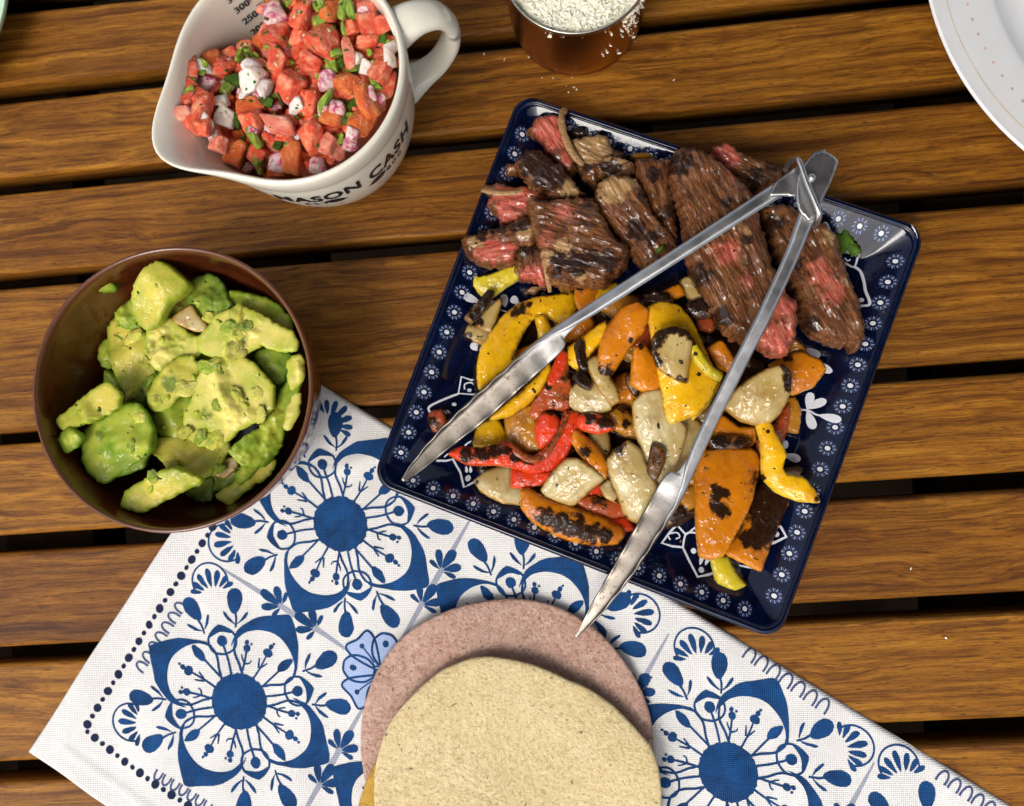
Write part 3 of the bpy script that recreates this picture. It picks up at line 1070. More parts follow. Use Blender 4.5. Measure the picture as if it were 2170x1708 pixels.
# crumbs spilt down the cup's side and over the wood
cv, cf = [], []
for k in range(75):
    t = min(1.0, abs(rs.normal()) * .35)
    a = math.radians(-38 + rs.normal() * (9 + 12 * t))
    rr = CRr * .99
    crumb(cv, cf, CC[0] + (rr + .0003) * math.cos(a), CC[1] + (rr + .0003) * math.sin(a), .049 - .045 * t, .0011 * rs.uniform(.3, 1.0) * (1.2 - t * .6), rs)
for k in range(4):
    x, y = P(1180 + rs.uniform(-60, 250), 165 + abs(rs.normal()) * 20, 0)
    crumb(cv, cf, x, y, .0003, .0005 * rs.uniform(.6, 1.2), rs)
for x, y in pairs('1205,196 1216,186 1222,190 1026,115 1069,126 1120,122 1428,170 1930,1205 2004,1352'):
    x, y = P(x, y, 0)
    crumb(cv, cf, x, y, .0003, .0007, rs)
tag(add_mesh('cheese_crumbs', cv, cf, M['cheese'], smooth=False), 'tiny white cheese crumbs stuck to the copper cup and spilt on the wood', 'crumbs', kind='stuff')


# ------------------------------------------------------------------ white plates at the frame's edge
def circ3(a, b, c):
    A = np.array([[b[0] - a[0], b[1] - a[1]], [c[0] - a[0], c[1] - a[1]]])
    B = np.array([(b @ b - a @ a) / 2, (c @ c - a @ a) / 2])
    o_ = np.linalg.solve(A, B)
    return o_, float(np.hypot(*(a - o_)))


def plate(name, cc, R_, label, dots=True, glaze='plate'):
    e = empty(name, (cc[0], cc[1], 0), label, 'plate')
    pr = [(.002, .004), (R_ * .55, .003), (R_ * .60, .001), (R_ * .66, .004), (R_ * .84, .011), (R_ * .97, .0165), (R_ * .993, .0185), (R_, .0202), (R_ * .993, .0212), (R_ * .975, .0206),
          (R_ * .86, .0172), (R_ * .775, .0145), (R_ * .745, .0118), (R_ * .70, .0085), (R_ * .62, .0068), (R_ * .3, .0062), (.002, .006)]
    pdn = dens(pr, 4)
    v, f = lathe_pts(pdn, 160)
    add_mesh('body', v, f, M[glaze], e)
    top = np.array([p for p in pdn[len(pdn) // 2:]])[::-1]

    def zt(r_): return float(np.interp(r_, top[:, 0], top[:, 1]))
    if dots:
        v, f = [], []
        n = int(2 * math.pi * R_ * .868 / .0082)
        for k in range(n):
            a = 2 * math.pi * k / n
            b_ = len(v)
            for j in range(8):
                t = 2 * math.pi * j / 8
                r_ = R_ * .868 + .00085 * math.cos(t); aa = a + .0009 * math.sin(t) / (R_ * .868)
                v.append((r_ * math.cos(aa), r_ * math.sin(aa), zt(r_) + .0002))
            f.append(tuple(range(b_, b_ + 8)))
        add_mesh('dot_border', v, f, M['dotrust'], e, smooth=False)
        v, f = [], []
        for k in range(200):
            a = 2 * math.pi * k / 200
            for r_ in (R_ * .938, R_ * .944):
                v.append((r_ * math.cos(a), r_ * math.sin(a), zt(r_) + .0002))
        for k in range(200):
            k2 = (k + 1) % 200
            f.append((2 * k, 2 * k + 1, 2 * k2 + 1, 2 * k2))
        add_mesh('line_border', v, f, M['tanline'], e, smooth=False)
    return e


pc, pr_ = circ3(P(1966, -12, .0205), P(2038, 167, .0205), P(2172, 320, .0205))
plate('dinner_plate', pc, pr_, 'large white plate with a ring of rust dots at the upper right corner')
plate('side_plate', P(-232, -12, .0205), float(np.hypot(*(P(-232, -12, .0205) - P(14, -12, .0205)))), 'pale green dish whose edge just shows at the upper left corner', False, 'dish')

# ------------------------------------------------------------------ navy platter
PZ, PB = .021, .0035          # rim height above the wood, lift of its foot
cor = [P(1111, 205, PZ), P(1967, 475, PZ), P(1655, 1359, PZ), P(771, 1020, PZ)]
PC = sum(cor) / 4
ux = (cor[1] - cor[0] + cor[2] - cor[3]) / 2
uy = (cor[0] - cor[3] + cor[1] - cor[2]) / 2
PW, PH = float(np.hypot(*ux)) / 2, float(np.hypot(*uy)) / 2
pang = (math.atan2(ux[1], ux[0]) + math.atan2(-uy[0], uy[1])) / 2
print('platter', PW * 2, PH * 2, math.degrees(math.atan2(ux[1], ux[0])), math.degrees(math.atan2(-uy[0], uy[1])), [tuple(c) for c in cor])
pca, psa = math.cos(pang), math.sin(pang)
CRAD = .011


def to_pl(w):
    d = np.asarray(w) - PC
    return np.stack([d[..., 0] * pca + d[..., 1] * psa, -d[..., 0] * psa + d[..., 1] * pca], -1)


def pl_inset(l):
    q = np.abs(l) - np.array([PW - CRAD, PH - CRAD])
    out = np.hypot(np.maximum(q[..., 0], 0), np.maximum(q[..., 1], 0)) + np.minimum(np.maximum(q[..., 0], q[..., 1]), 0) - CRAD
    return -out


PFLOOR = .0075
INS = np.array([(0, PZ - .0012), (.0010, PZ), (.0024, PZ + .0001), (.0034, PZ - .0008), (.0055, PZ - .0019), (.0190, PFLOOR + .0026), (.0225, PFLOOR + .0009), (.0265, PFLOOR), (.2, PFLOOR)])
_iz = np.array(dens([tuple(p) for p in INS[:-1]], 6))


def pl_z(l):
    return np.interp(pl_inset(l), _iz[:, 0], _iz[:, 1])


platter = empty('square_platter', (PC[0], PC[1], 0), 'square navy blue platter with white daisy border under the steak and peppers', 'platter')
PMAT = Matrix.Translation((PC[0], PC[1], 0)) @ Matrix.Rotation(pang, 4, 'Z')
platter.matrix_basis = PMAT


def rsq(inset, n=40):
    """rounded square ring, inset from the edge"""
    w, h = PW - inset, PH - inset
    r_ = max(CRAD - inset * .55, .0015) if inset >= 0 else CRAD
    pts = []
    for (sx, sy, a0) in ((1, 1, 0), (-1, 1, 90), (-1, -1, 180), (1, -1, 270)):
        for k in range(13):
            a = math.radians(a0 + 90 * k / 12)
            pts.append((sx * (w - r_) + r_ * math.cos(a), sy * (h - r_) + r_ * math.sin(a)))
        nxt = {(1, 1): (-1, 1), (-1, 1): (-1, -1), (-1, -1): (1, -1), (1, -1): (1, 1)}[(sx, sy)]
        p0 = np.array(pts[-1])
        a = math.radians(a0 + 90)
        p1 = np.array([nxt[0] * (w - r_) + r_ * math.cos(a), nxt[1] * (h - r_) + r_ * math.sin(a)])
        for k in range(1, n):
            pts.append(tuple(p0 + (p1 - p0) * k / n))
    return pts


ringz = [(.050, PB + .001), (.040, PB), (.036, PB), (.034, PB + .003), (.018, .0085), (.006, .0155), (.0012, .0182), (0.0, PZ - .0018)] + [tuple(p) for p in _iz[1:]] + [(.04, PFLOOR), (.07, PFLOOR)]
v, f = [], []
for ins_, z_ in ringz:
    for p in rsq(ins_):
        v.append((p[0], p[1], z_))
nn_ = len(rsq(0))
for i in range(len(ringz) - 1):
    for k in range(nn_):
        f.append((i * nn_ + k, i * nn_ + (k + 1) % nn_, (i + 1) * nn_ + (k + 1) % nn_, (i + 1) * nn_ + k))
f.append(tuple(range(nn_ - 1, -1, -1)))
f.append(tuple(range((len(ringz) - 1) * nn_, len(ringz) * nn_)))
add_mesh('body', v, f, M['navy'], platter)


class Decal:
    """flat print: shapes laid a hair above a curved surface"""

    def __init__(self, surf, res, off):
        self.v, self.f, self.mi, self.surf, self.res, self.off = [], [], [], surf, res, off
        self.k = 0

    def poly(self, pts, mi=0):
        pts = np.asarray(pts, float)
        if len(pts) < 3: return
        v_, f_, _ = fill_poly(pts, self.res)
        b = len(self.v)
        o_ = self.off + self.k * 4e-6
        self.k = (self.k + 1) % 24
        z = self.surf(v_)
        self.v.extend([(p[0], p[1], zz + o_) for p, zz in zip(v_, z)])
        for t in f_:
            a, b2, c = v_[t[0]], v_[t[1]], v_[t[2]]
            if (b2[0] - a[0]) * (c[1] - a[1]) - (b2[1] - a[1]) * (c[0] - a[0]) < 0: t = t[::-1]
            self.f.append(tuple(i + b for i in t)); self.mi.append(mi)

    def ellipse(self, c, rx, ry, ang=0, n=14, mi=0, egg=0):
        t = np.linspace(0, 2 * math.pi, n + 1)[:-1]
        x = rx * np.cos(t); y = ry * np.sin(t) * (1 - egg * np.cos(t))
        self.poly(np.stack([c[0] + x * math.cos(ang) - y * math.sin(ang), c[1] + x * math.sin(ang) + y * math.cos(ang)], 1), mi)

    def stroke(self, pts, w, mi=0, smooth=True, w1=None):
        p = np.asarray(pts, float)
        if smooth and len(p) > 2: p = catmull(p, 5, False)
        t = np.gradient(p, axis=0)
        t /= np.maximum(np.linalg.norm(t, axis=1), 1e-12)[:, None]
        n = np.stack([-t[:, 1], t[:, 0]], 1)
        ww = np.linspace(w, w if w1 is None else w1, len(p))[:, None] / 2
        # emit as quads directly so that crossing strokes are safe
        q = np.vstack([p + n * ww, p - n * ww])
        b = len(self.v)
        o_ = self.off + self.k * 4e-6
        self.k = (self.k + 1) % 24
        z = self.surf(q)
        self.v.extend([(a[0], a[1], zz + o_) for a, zz in zip(q, z)])
        m = len(p)
        for i in range(m - 1):
            self.f.append((b + i + m, b + i + 1 + m, b + i + 1, b + i)); self.mi.append(mi)

    def make(self, name, mats, parent, origin=None, smooth=True):
        vv = np.array(self.v)
        o = add_mesh(name, vv, self.f, mats, None, smooth, None, None, self.mi)
        o.parent = parent
        return o


def pl(pts):
    """layout points -> platter plane"""
    out = []
    for x, y in pts:
        z_ = PFLOOR
        for _ in range(4):
            l = to_pl(P(x, y, z_)); z_ = float(pl_z(l))
        out.append(l)
    return np.array(out)


# daisies, 18 to a side
dc = pl([(1134, 250), (1919, 499), (1634, 1308), (829, 999)])
di = float(np.mean([PW - abs(q[0]) for q in dc] + [PH - abs(q[1]) for q in dc]))
print('daisy inset', di, dc)
qc = np.array([(-PW + di, PH - di), (PW - di, PH - di), (PW - di, -PH + di), (-PW + di, -PH + di)])
for s_ in range(4):
    a, b = qc[s_], qc[(s_ + 1) % 4]
    for k in range(18):
        c = a + (b - a) * k / 18
        D = Decal(pl_z, .0016, .00010)
        ph = random.random() * .5
        jx = np.random.RandomState(s_ * 18 + k).normal(size=(24, 2)) * .00008
        D.ellipse(c, .00125, .00118, 0, 10)
        for j in range(10):
            t = ph + 2 * math.pi * j / 10
            e1 = np.array([math.cos(t), math.sin(t)])
            D.ellipse(c + e1 * .0029 + jx[j], .00086, .00029, t, 8, 2, -.3)
            t += math.pi / 10
            e1 = np.array([math.cos(t), math.sin(t)])
            D.stroke([c + e1 * .0020, c + e1 * .0040 + jx[j + 10]], .00032, 1, False, .00010)
        D.make('daisy', [M['wprint'], M['bprint'], M['pprint']], platter)

# white branches and pointed emblems
D = Decal(pl_z, .002, .00012)
PXS = 1 / 42.0 * CM            # one layout unit on the platter


def leaf(x0, y0, x1, y1, w):
    a, b = pl([(x0, y0), (x1, y1)])
    d = b - a
    D.ellipse((a + b) / 2, np.hypot(*d) / 2, w * PXS / 2, math.atan2(d[1], d[0]), 14, 0, -.45)


def flush(name='leaf_print'):
    global D
    if D.f: D.make(name, [M['wprint']], platter)
    D = Decal(pl_z, .002, .00012)


def line(pts, w, smooth=True, w1=None):
    D.stroke(pl(pts), w * PXS, 0, smooth, None if w1 is None else w1 * PXS)


E = lambda *a: cr('E', pairs(a[0]))
for s_ in ('1105 548 1200 505', '1110 550 1128 470', '1110 555 1140 645', '1165 578 1272 602'):
    (a, b) = E(s_); leaf(*a, *b, 17)
line(E('1060 552 1115 556 1150 575 1200 585'), 4)
flush('branch_print')
for s_ in ('1100 262 1172 300', '1120 310 1228 375', '985 715 1020 720', '1000 765 1078 790'):
    (a, b) = E(s_); leaf(*a, *b, 17); flush()
V = lambda a: cr('V', pairs(a))
for s_ in ('540 205 450 170', '690 235 680 160', '770 215 725 180', '585 475 485 460', '600 535 545 520', '655 270 610 200'):
    (a, b) = V(s_); leaf(*a, *b, 17); flush()
line(V('700 262 660 250 620 215'), 3)
flush('stem_print')
# emblem left
line(V('550 660 490 660 435 640 418 738 510 745 545 712'), 4, False)
line(V('418 740 340 770 250 815 255 850 300 900'), 4.5)
line(V('510 745 560 790'), 4)
line(V('455 715 455 685 490 675 510 690'), 3)
for p in V('482 720 393 802'): D.ellipse(pl([p])[0], 5 * PXS, 4 * PXS, .4)
for s_ in ('352 858 330 838', '372 855 350 835'):
    (a, b) = V(s_); leaf(*a, *b, 5)
flush('emblem_print')
# emblem low left
line(V('535 965 500 1010 470 1030 460 1050 540 1060'), 3.5)
line(V('290 1130 350 1130 385 1120 430 1200 450 1285 480 1270 515 1250'), 4.5, False)
line(V('335 1110 360 1090 385 1105'), 3)
for s_ in ('462 1160 468 1200', '487 1160 490 1200'):
    (a, b) = V(s_); leaf(*a, *b, 6)
D.ellipse(pl(V('474 1232'))[0], 6 * PXS, 7 * PXS, 0)
flush('emblem_print')
# emblem bottom
line(E('500 1090 460 1130 420 1185 470 1200 520 1205 545 1260 590 1345 640 1335 670 1325'), 5, False)
line(E('490 1095 520 1130 540 1140 590 1100'), 4)
line(E('520 1205 530 1150 550 1135 600 1140'), 4)
line(E('510 985 540 1010 590 1040'), 3.5)
line(E('460 1170 450 1145 490 1135 505 1155 485 1165'), 3)
for s_ in ('600 1290 612 1250', '625 1290 645 1250'):
    (a, b) = E(s_); leaf(*a, *b, 8)
for p in E('607 1312 570 1222 962 1142'): D.ellipse(pl([p])[0], 6 * PXS, 6 * PXS, 0)
line(E('960 1090 985 1110 1010 1155 960 1180 920 1195'), 5, False)
line(E('785 1290 830 1300 875 1305 885 1290'), 3.5)
line(E('760 1130 800 1150 840 1165'), 3.5)
flush('emblem_print')
# emblem right
Cc = lambda a: cr('C', pairs(a))
line(Cc('1325 610 1350 612 1380 690 1410 760'), 5)
line(Cc('1440 800 1445 830 1440 870 1480 880 1535 900 1560 830 1560 815'), 4)
line(Cc('1535 900 1575 930 1600 1000 1610 1060 1640 1150 1580 1165 1535 1180'), 5.5)
line(Cc('1470 840 1490 860 1510 850'), 3)
for p in Cc('1502 1015 1582 1125'): D.ellipse(pl([p])[0], 5 * PXS, 5 * PXS, 0)
for s_ in ('1475 1020 1505 1000', '1505 1100 1545 1095', '1510 1130 1560 1128'):
    (a, b) = Cc(s_); leaf(*a, *b, 5)
flush('emblem_print')
for s_ in ('1915 610 1950 720', ):
    a, b = Cc(s_); leaf(*a, *b, 7)
flush()

# ------------------------------------------------------------------ napkin
NZ = .0022
n0, n1, n2 = P(597, 765, NZ), P(58, 1595, NZ), P(2230, 1762, NZ)
nvx = (n2 - n0) / np.linalg.norm(n2 - n0)                 # along the fold (right-hand edge)
nvy = np.array([nvx[1], -nvx[0]])                         # towards the lower left corner
skew = (n1 - n0) @ nvx                                    # left edge is not quite square
NLY = float((n1 - n0) @ nvy)
NLX = float(np.linalg.norm(n2 - n0)) + .03
print('napkin', NLX, NLY, skew)


def to_nk(w):
    d = np.asarray(w) - n0
    x, y = d @ nvx, d @ nvy
    return np.stack([x - skew * y / NLY, y], -1)


def from_nk(l):
    l = np.asarray(l)
    x = l[..., 0] + skew * l[..., 1] / NLY
    return n0 + x[..., None] * nvx + l[..., 1][..., None] * nvy


def nk_z(l):
    x, y = l[..., 0], l[..., 1]
    z = NZ + .0009 * np.sin(x * 31 - y * 19 + 1.0) * np.sin(y * 24 + x * 9) + .0007 * np.sin(x * 62 + y * 23 + .4) * np.sin(y * 47 - x * 11) + .0004 * np.sin(x * 140 - y * 95 + 1)
    # ridge and hem
    hem = .0135
    d = np.minimum(x, NLY - y)
    z = z + .0006 * np.exp(-((d - hem) / .0012) ** 2) + .0005 * (d < hem)
    z = z + .0022 * np.exp(-(((x - .07) * .8 + (y - .02) * .6) / .006) ** 2) * np.exp(-((x - .07) ** 2 + (y - .02) ** 2) / .0008)
    fold = np.clip(y / .0030, 0, 1)
    z = z - .0022 * (1 - np.sqrt(1 - (1 - fold) ** 2))
    edge = np.clip(d / .0014, 0, 1)
    z = z - .0014 * (1 - np.sqrt(np.clip(1 - (1 - edge) ** 2, 0, 1)))
    return z


def wdecal_surf(wpts):
    return nk_z(to_nk(wpts))


gx = np.concatenate([[0, .0004, .001, .0018], np.arange(.0035, NLX, .0019)])
gy = np.concatenate([[0, .0003, .0008, .0014, .0022, .003], np.arange(.0045, NLY - .003, .0019), [NLY - .0018, NLY - .001, NLY - .0004, NLY]])
X, Y = np.meshgrid(gx, gy)
L = np.stack([X, Y], -1)
Wd = from_nk(L)
wob = .0007 * np.sin(Y * 60) * np.exp(-X / .02)
Z = nk_z(L)
nyy, nxx = X.shape
v = [(Wd[j, i, 0] + wob[j, i], Wd[j, i, 1] + wob[j, i], Z[j, i]) for j in range(nyy) for i in range(nxx)]
f = [(j * nxx + i, (j + 1) * nxx + i, (j + 1) * nxx + i + 1, j * nxx + i + 1) for j in range(nyy - 1) for i in range(nxx - 1)]
# underside
ringi = [i for i in range(nxx)] + [j * nxx + nxx - 1 for j in range(1, nyy)] + [(nyy - 1) * nxx + i for i in range(nxx - 2, -1, -1)] + [j * nxx for j in range(nyy - 2, 0, -1)]
b0 = len(v)
for i in ringi:
    v.append((v[i][0], v[i][1], .0003))
m_ = len(ringi)
for k in range(m_):
    f.append((ringi[k], ringi[(k + 1) % m_], b0 + (k + 1) % m_, b0 + k))
napkin = add_mesh('napkin', v, f, M['cloth'])
tag(napkin, 'white cloth napkin printed with blue folk flowers, lying half under the platter', 'napkin')

# tile frame of the printed pattern
T0, TA, TB = P(722, 1110, NZ), None, None
TA = (P(1543, 1636, NZ) - T0) / 2
TB = P(507, 1487, NZ) - T0


class Tile:
    def __init__(self, i, j):
        self.o = T0 + TA * i + TB * j

    def w(self, pts):
        p = np.asarray(pts, float)
        return self.o + p[..., 0:1] * TA + p[..., 1:2] * TB


RS = np.random.RandomState(11)


def rot(pts, deg):
    a = math.radians(deg)
    p = np.asarray(pts, float)
    return np.stack([p[..., 0] * math.cos(a) - p[..., 1] * math.sin(a), p[..., 0] * math.sin(a) + p[..., 1] * math.cos(a)], -1)


def inframe(wp, m=40):
    """is a point of the napkin anywhere near the picture"""
    p = RMn.T @ np.array([wp[0], wp[1], NZ - H])
    x, y = CXP - p[0] / p[2] * FPX, CYP + p[1] / p[2] * FPX
    l = to_nk(wp)
    return -m < x < 2170 + m and -m < y < 1708 + m and .002 < l[0] < NLX - .002 and .0015 < l[1] < NLY - .002


SC = float(np.hypot(*TB))


class TD(Decal):
    def __init__(self, tile, base=0.0):
        super().__init__(wdecal_surf, .0032, .00016 + base)
        self.t = tile

    def P_(self, pts, mi=0, deg=0, smooth=3):
        p = rot(pts, deg)
        if smooth: p = catmull(p, smooth)
        p = self.t.w(p + RS.normal(size=p.shape) * .0008)
        if all(inframe(q, 520) for q in p[::4]): self.poly(p[::-1], mi)

    def S_(self, pts, w, mi=0, deg=0, w1=None, smooth=True):
        p = self.t.w(rot(pts, deg))
        if all(inframe(q, 520) for q in p): self.stroke(p, w * SC, mi, smooth, None if w1 is None else w1 * SC)

    def E_(self, c, rx, ry, ang=0, deg=0, mi=0, egg=0):
        t = np.linspace(0, 2 * math.pi, 15)[:-1]
        x = rx * np.cos(t); y = ry * np.sin(t) * (1 - egg * np.cos(t))
        a = math.radians(ang)
        self.P_(np.stack([c[0] + x * math.cos(a) - y * math.sin(a), c[1] + x * math.sin(a) + y * math.cos(a)], 1), mi, deg, 0)


IN_P = [(.150, .085), (.190, .135), (.240, .158), (.295, .140), (.340, .095), (.366, .040), (.372, .0)]
INNER = IN_P + [(u, -w) for u, w in IN_P[-2::-1]]
OUT_P = [(.205, .152), (.262, .163), (.322, .139), (.385, .106), (.430, .069), (.468, .030), (.484, .008), (.481, -.014), (.455, -.046), (.420, -.086), (.385, -.126), (.340, -.151), (.290, -.171), (.240, -.170), (.200, -.158)]
CRES = OUT_P + [(.240, -.160), (.295, -.142), (.340, -.097), (.366, -.042), (.372, .0), (.366, .040), (.340, .095), (.295, .140), (.240, .155)]


def flower(i, j):
    t = Tile(i, j)
    d = TD(t)
    n = 44
    disc = [((.128 + .004 * (k % 2)) * math.cos(2 * math.pi * k / n), (.128 + .004 * (k % 2)) * math.sin(2 * math.pi * k / n)) for k in range(n)]
    for q in range(4):
        g_ = 90 * q + RS.normal() * 1.5
        d.P_(CRES, 0, g_, 2)
        d.S_([(.100, .030), (.135, .070)] + INNER[:1] + INNER[1:3], .011, 0, g_)
        d.S_([(.100, -.030), (.135, -.070)] + INNER[-1:-4:-1], .011, 0, g_)
        d.S_(INNER[2:-2], .009, 0, g_)
        # stems inside the petal
        d.S_([(.11, .0), (.19, .004), (.262, .0)], .011, 0, g_, .008)
        d.E_((.272, 0), .020, .024, 0, g_)
        d.E_((.304, 0), .013, .011, 0, g_)
        d.E_((.324, .004), .007, .006, 0, g_)
        for sg in (1, -1):
            d.S_([(.185, .002 * sg), (.205, .012 * sg), (.228, .022 * sg)], .011, 0, g_, .006)
        d.S_([(.10, .050), (.18, .072), (.235, .088)], .010, 0, g_)
        d.P_([(.225, .083), (.25, .072), (.285, .080), (.315, .112), (.29, .120), (.25, .112)], 0, g_)
        d.S_([(.10, -.050), (.17, -.070), (.222, -.088)], .010, 0, g_)
        d.E_((.234, -.093), .018, .017, -20, g_)
        d.E_((.258, -.108), .011, .010, 0, g_)
        d.E_((.262, -.086), .006, .006, 0, g_)
        for sg in (1, -1):
            d.S_([(.165, -.066), (.182, -.068 + .020 * sg), (.196, -.074 + .026 * sg)], .009, 0, g_, .005)
        h_ = 45 + 90 * q + RS.normal() * 1.5
        # small pointed bract between petals
        bo = [(.225, .0), (.238, .042), (.268, .064), (.312, .062), (.345, .030), (.360, .0), (.345, -.030), (.312, -.062), (.268, -.064), (.238, -.042), (.225, 0)]
        d.S_(bo[0:6], .010, 0, h_)
        d.S_(bo[5:], .010, 0, h_)
        d.P_([(.312, .064), (.345, .034), (.366, .002), (.345, -.034), (.312, -.064), (.320, -.040), (.330, 0), (.320, .040)], 0, h_, 2)
        d.S_([(.13, 0), (.20, .004), (.27, 0)], .010, 0, h_)
        d.E_((.288, 0), .026, .024, 0, h_)
    d.P_(disc, 0, 0, 0)
    if d.f: d.make('flower_print', [M['blue']], napkin)


def sprig(i, j, deg, dist=.475, tw=0.0):
    t = Tile(i, j)
    d = TD(t, .0)
    u0 = np.array([dist, 0.0])
    if not inframe(t.w(rot([u0], deg))[0], 450): return
    d.E_((dist, 0), .062, .036, tw, deg, 0, -.25)
    d.S_([(dist - .055, 0), (dist - .085, .003), (dist - .125, -.002)], .011, 0, deg, .009)
    for sg in (1, -1):
        d.P_([(dist - .112, .002 * sg), (dist - .090, .022 * sg), (dist - .060, .044 * sg), (dist - .050, .058 * sg), (dist - .066, .056 * sg), (dist - .092, .036 * sg)][::sg], 0, deg, 2)
    if d.f: d.make('leaf_sprig_print', [M['blue']], napkin)


def local_dir(i, j, dx, dy):
    """tile point of a layout position"""
    w_ = P(dx, dy, NZ) - (T0 + TA * i + TB * j)
    return np.linalg.solve(np.stack([TA, TB], 1), w_)


def shell(dx, dy, deg, i=0, j=0):
    """scallop fan; deg = way it opens in tile angles"""
    t = Tile(i, j)
    d = TD(t)
    c = local_dir(i, j, dx, dy)
    a = [(c + rot([(.088 * math.cos(s), .088 * math.sin(s))], deg)[0]) for s in np.radians(np.linspace(-118, 112, 17))]
    d.S_(a, .009)
    for k in range(7):
        s = -72 + 24 * k
        ln = .100 - .012 * abs(k - 3)
        b_ = c + rot([(-.050 + .0, (k - 3) * .011)], deg)[0]
        dirv = rot([(1, 0)], deg + s)[0]
        d.E_(b_ + dirv * (ln * .5 + .018), ln * .46, .0135 - .0010 * abs(k - 3), deg + s, 0, 0, -.5)
    if d.f: d.make('shell_print', [M['blue']], napkin)


def fan(i, j, p, q, deg):
    t = Tile(i, j)
    c = np.array([p, q])
    if not inframe(t.w([c])[0], 450): return
    d = TD(t, .0001)
    for k, (s, ln, wd) in enumerate(((-78, .055, .010), (-36, .085, .016), (4, .105, .021), (46, .082, .018), (84, .060, .010))):
        dirv = rot([(1, 0)], deg + s)[0]
        d.E_(c + dirv * (ln * .52 + .012), ln * .5, wd, deg + s, 0, 0, -.45)
    if d.f: d.make('bud_print', [M['blue']], napkin)


def seam(i, j, horizontal):
    """soft grey line of the printed tiles; along the tile's right-hand or lower edge"""
    t = Tile(i, j)
    d = TD(t, -.00003)
    K = np.linspace(-.40, .40, 22)
    a = [((k, .5) if horizontal else (.5, k)) for k in K]
    ww = [.004 + .018 * (math.sin(math.pi * (n + .5) / 22)) for n in range(22)]
    for n in range(21):
        pa, pb = np.array(a[n]), np.array(a[n + 1])
        e = np.array([0, 1.0]) if horizontal else np.array([1.0, 0])
        q = t.w([pa + e * ww[n] * .6, pb + e * ww[n + 1] * .6, pb - e * ww[n + 1] * .6, pa - e * ww[n] * .6])
        if all(inframe(x, 450) for x in q):
            b = len(d.v)
            z = wdecal_surf(q) + d.off
            d.v.extend([(x[0], x[1], zz) for x, zz in zip(q, z)]); d.f.append((b + 3, b + 2, b + 1, b)); d.mi.append(0)
    if d.f: d.make('seam_print', [M['greyprint']], napkin)


def rosette(i, j):
    t = Tile(i, j)
    d = TD(t)
    c = np.array([.5, .5])
    for k in range(8):
        g_ = 22.5 + 45 * k
        if k % 2:
            o_ = [(.035, .022), (.08, .055), (.14, .058), (.178, .030), (.185, 0), (.178, -.030), (.14, -.058), (.08, -.055), (.035, -.022)]
        else:
            o_ = [(.035, .015), (.09, .045), (.15, .070), (.195, .062), (.188, .0), (.195, -.062), (.15, -.070), (.09, -.045), (.035, -.015)]
        o_ = rot(o_, g_) + c
        d.P_(o_, 1, 0, 2)
    for k in range(8):
        g_ = 22.5 + 45 * k
        if k % 2:
            o_ = [(.035, .022), (.08, .055), (.14, .058), (.178, .030), (.185, 0), (.178, -.030), (.14, -.058), (.08, -.055), (.035, -.022)]
            d.E_(rot([(.138, 0)], g_)[0] + c, .017, .014, g_)
        else:
            o_ = [(.035, .015), (.09, .045), (.15, .070), (.195, .062), (.188, .0), (.195, -.062), (.15, -.070), (.09, -.045), (.035, -.015)]
            d.E_(rot([(.152, 0)], g_)[0] + c, .012, .012, g_)
            d.S_(rot([(.06, 0), (.10, .002), (.145, 0)], g_) + c, .007)
        d.S_(rot(o_, g_) + c, .011)
    d.E_(c, .045, .045)
    if d.f: d.make('rosette_print', [M['blue'], M['paleblue']], napkin)


for i in range(0, 4):
    for j in range(0, 2):
        flower(i, j)
        for q in range(4):
            for tw in (-13, 13):
                sprig(i, j, 45 + 90 * q + tw, .470, tw * .6)
for i, j, hz in ((0, 0, True), (0, 0, False), (0, 1, False), (1, 0, True), (1, 0, False), (1, 1, False), (2, 0, False), (2, 0, True), (2, 1, False)):
    seam(i, j, hz)
for i, j in ((0, 0), (0, 1), (1, 0), (2, 0)):
    fan(i, j, .5, .12, -90); fan(i, j, .5, -.07, -90)
for i in (0, 1, 2):
    fan(i, 0, -.05, .5, 180); fan(i, 0, .14, .5, 180)
for i in (0, 1, 2):
    rosette(i, 0)
for dx, dy, dg, i, j in ((717, 880, -75, 0, 0), (481, 1150, 135, 0, 0), (446, 1232, 225, 0, 1), (278, 1530, 150, 0, 1), (1356, 1299, -40, 1, 0), (1471, 1372, 225, 2, 0), (1808, 1580, -45, 2, 0), (1905, 1622, 225, 3, 0)):
    shell(dx, dy, dg, i, j)


def loops(x0, y0, x1, y1, n, side=1):
    d = TD(Tile(0, 0))
    a, b = P(x0, y0, NZ), P(x1, y1, NZ)
    e = (b - a) / n
    m = np.array([-e[1], e[0]]) * side
    for k in range(n):
        o_ = a + e * (k + .5)
        pts = [o_ + e * sx * .36 + m * sy for sx, sy in ((-1, -.45), (-.98, .05), (-.6, .42), (0, .55), (.6, .42), (.98, .05), (1, -.45))]
        if inframe(o_, 30): d.stroke(pts, .0011)
    if d.f: d.make('loop_border_print', [M['loopblue']], napkin)


loops(389, 1277, 296, 1422, 7, -1)
loops(328, 1636, 448, 1714, 7, -1)
loops(700, 1893, 830, 1984, 7, -1)
loops(1577, 1380, 1757, 1505, 7, 1)
loops(1986, 1640, 2110, 1722, 5, 1)
loops(1374, 1428, 1352, 1470, 2, -1)
# dotted border
d = TD(Tile(0, 0))
pp = resample(np.array([P(x, y, NZ) for x, y in ((520, 1015), (448, 1122), (311, 1333), (180, 1545), (260, 1612), (420, 1722), (1240, 2290))]), .00520, False)
for k, q in enumerate(pp):
    r_ = .00225 if k % 2 == 0 else .00135
    d.ellipse(q, r_ * (1 + RS.normal() * .05), r_ * (1 + RS.normal() * .07), RS.rand() * 3, 12)
d.make('dot_border_print', [M['dotblue']], napkin)

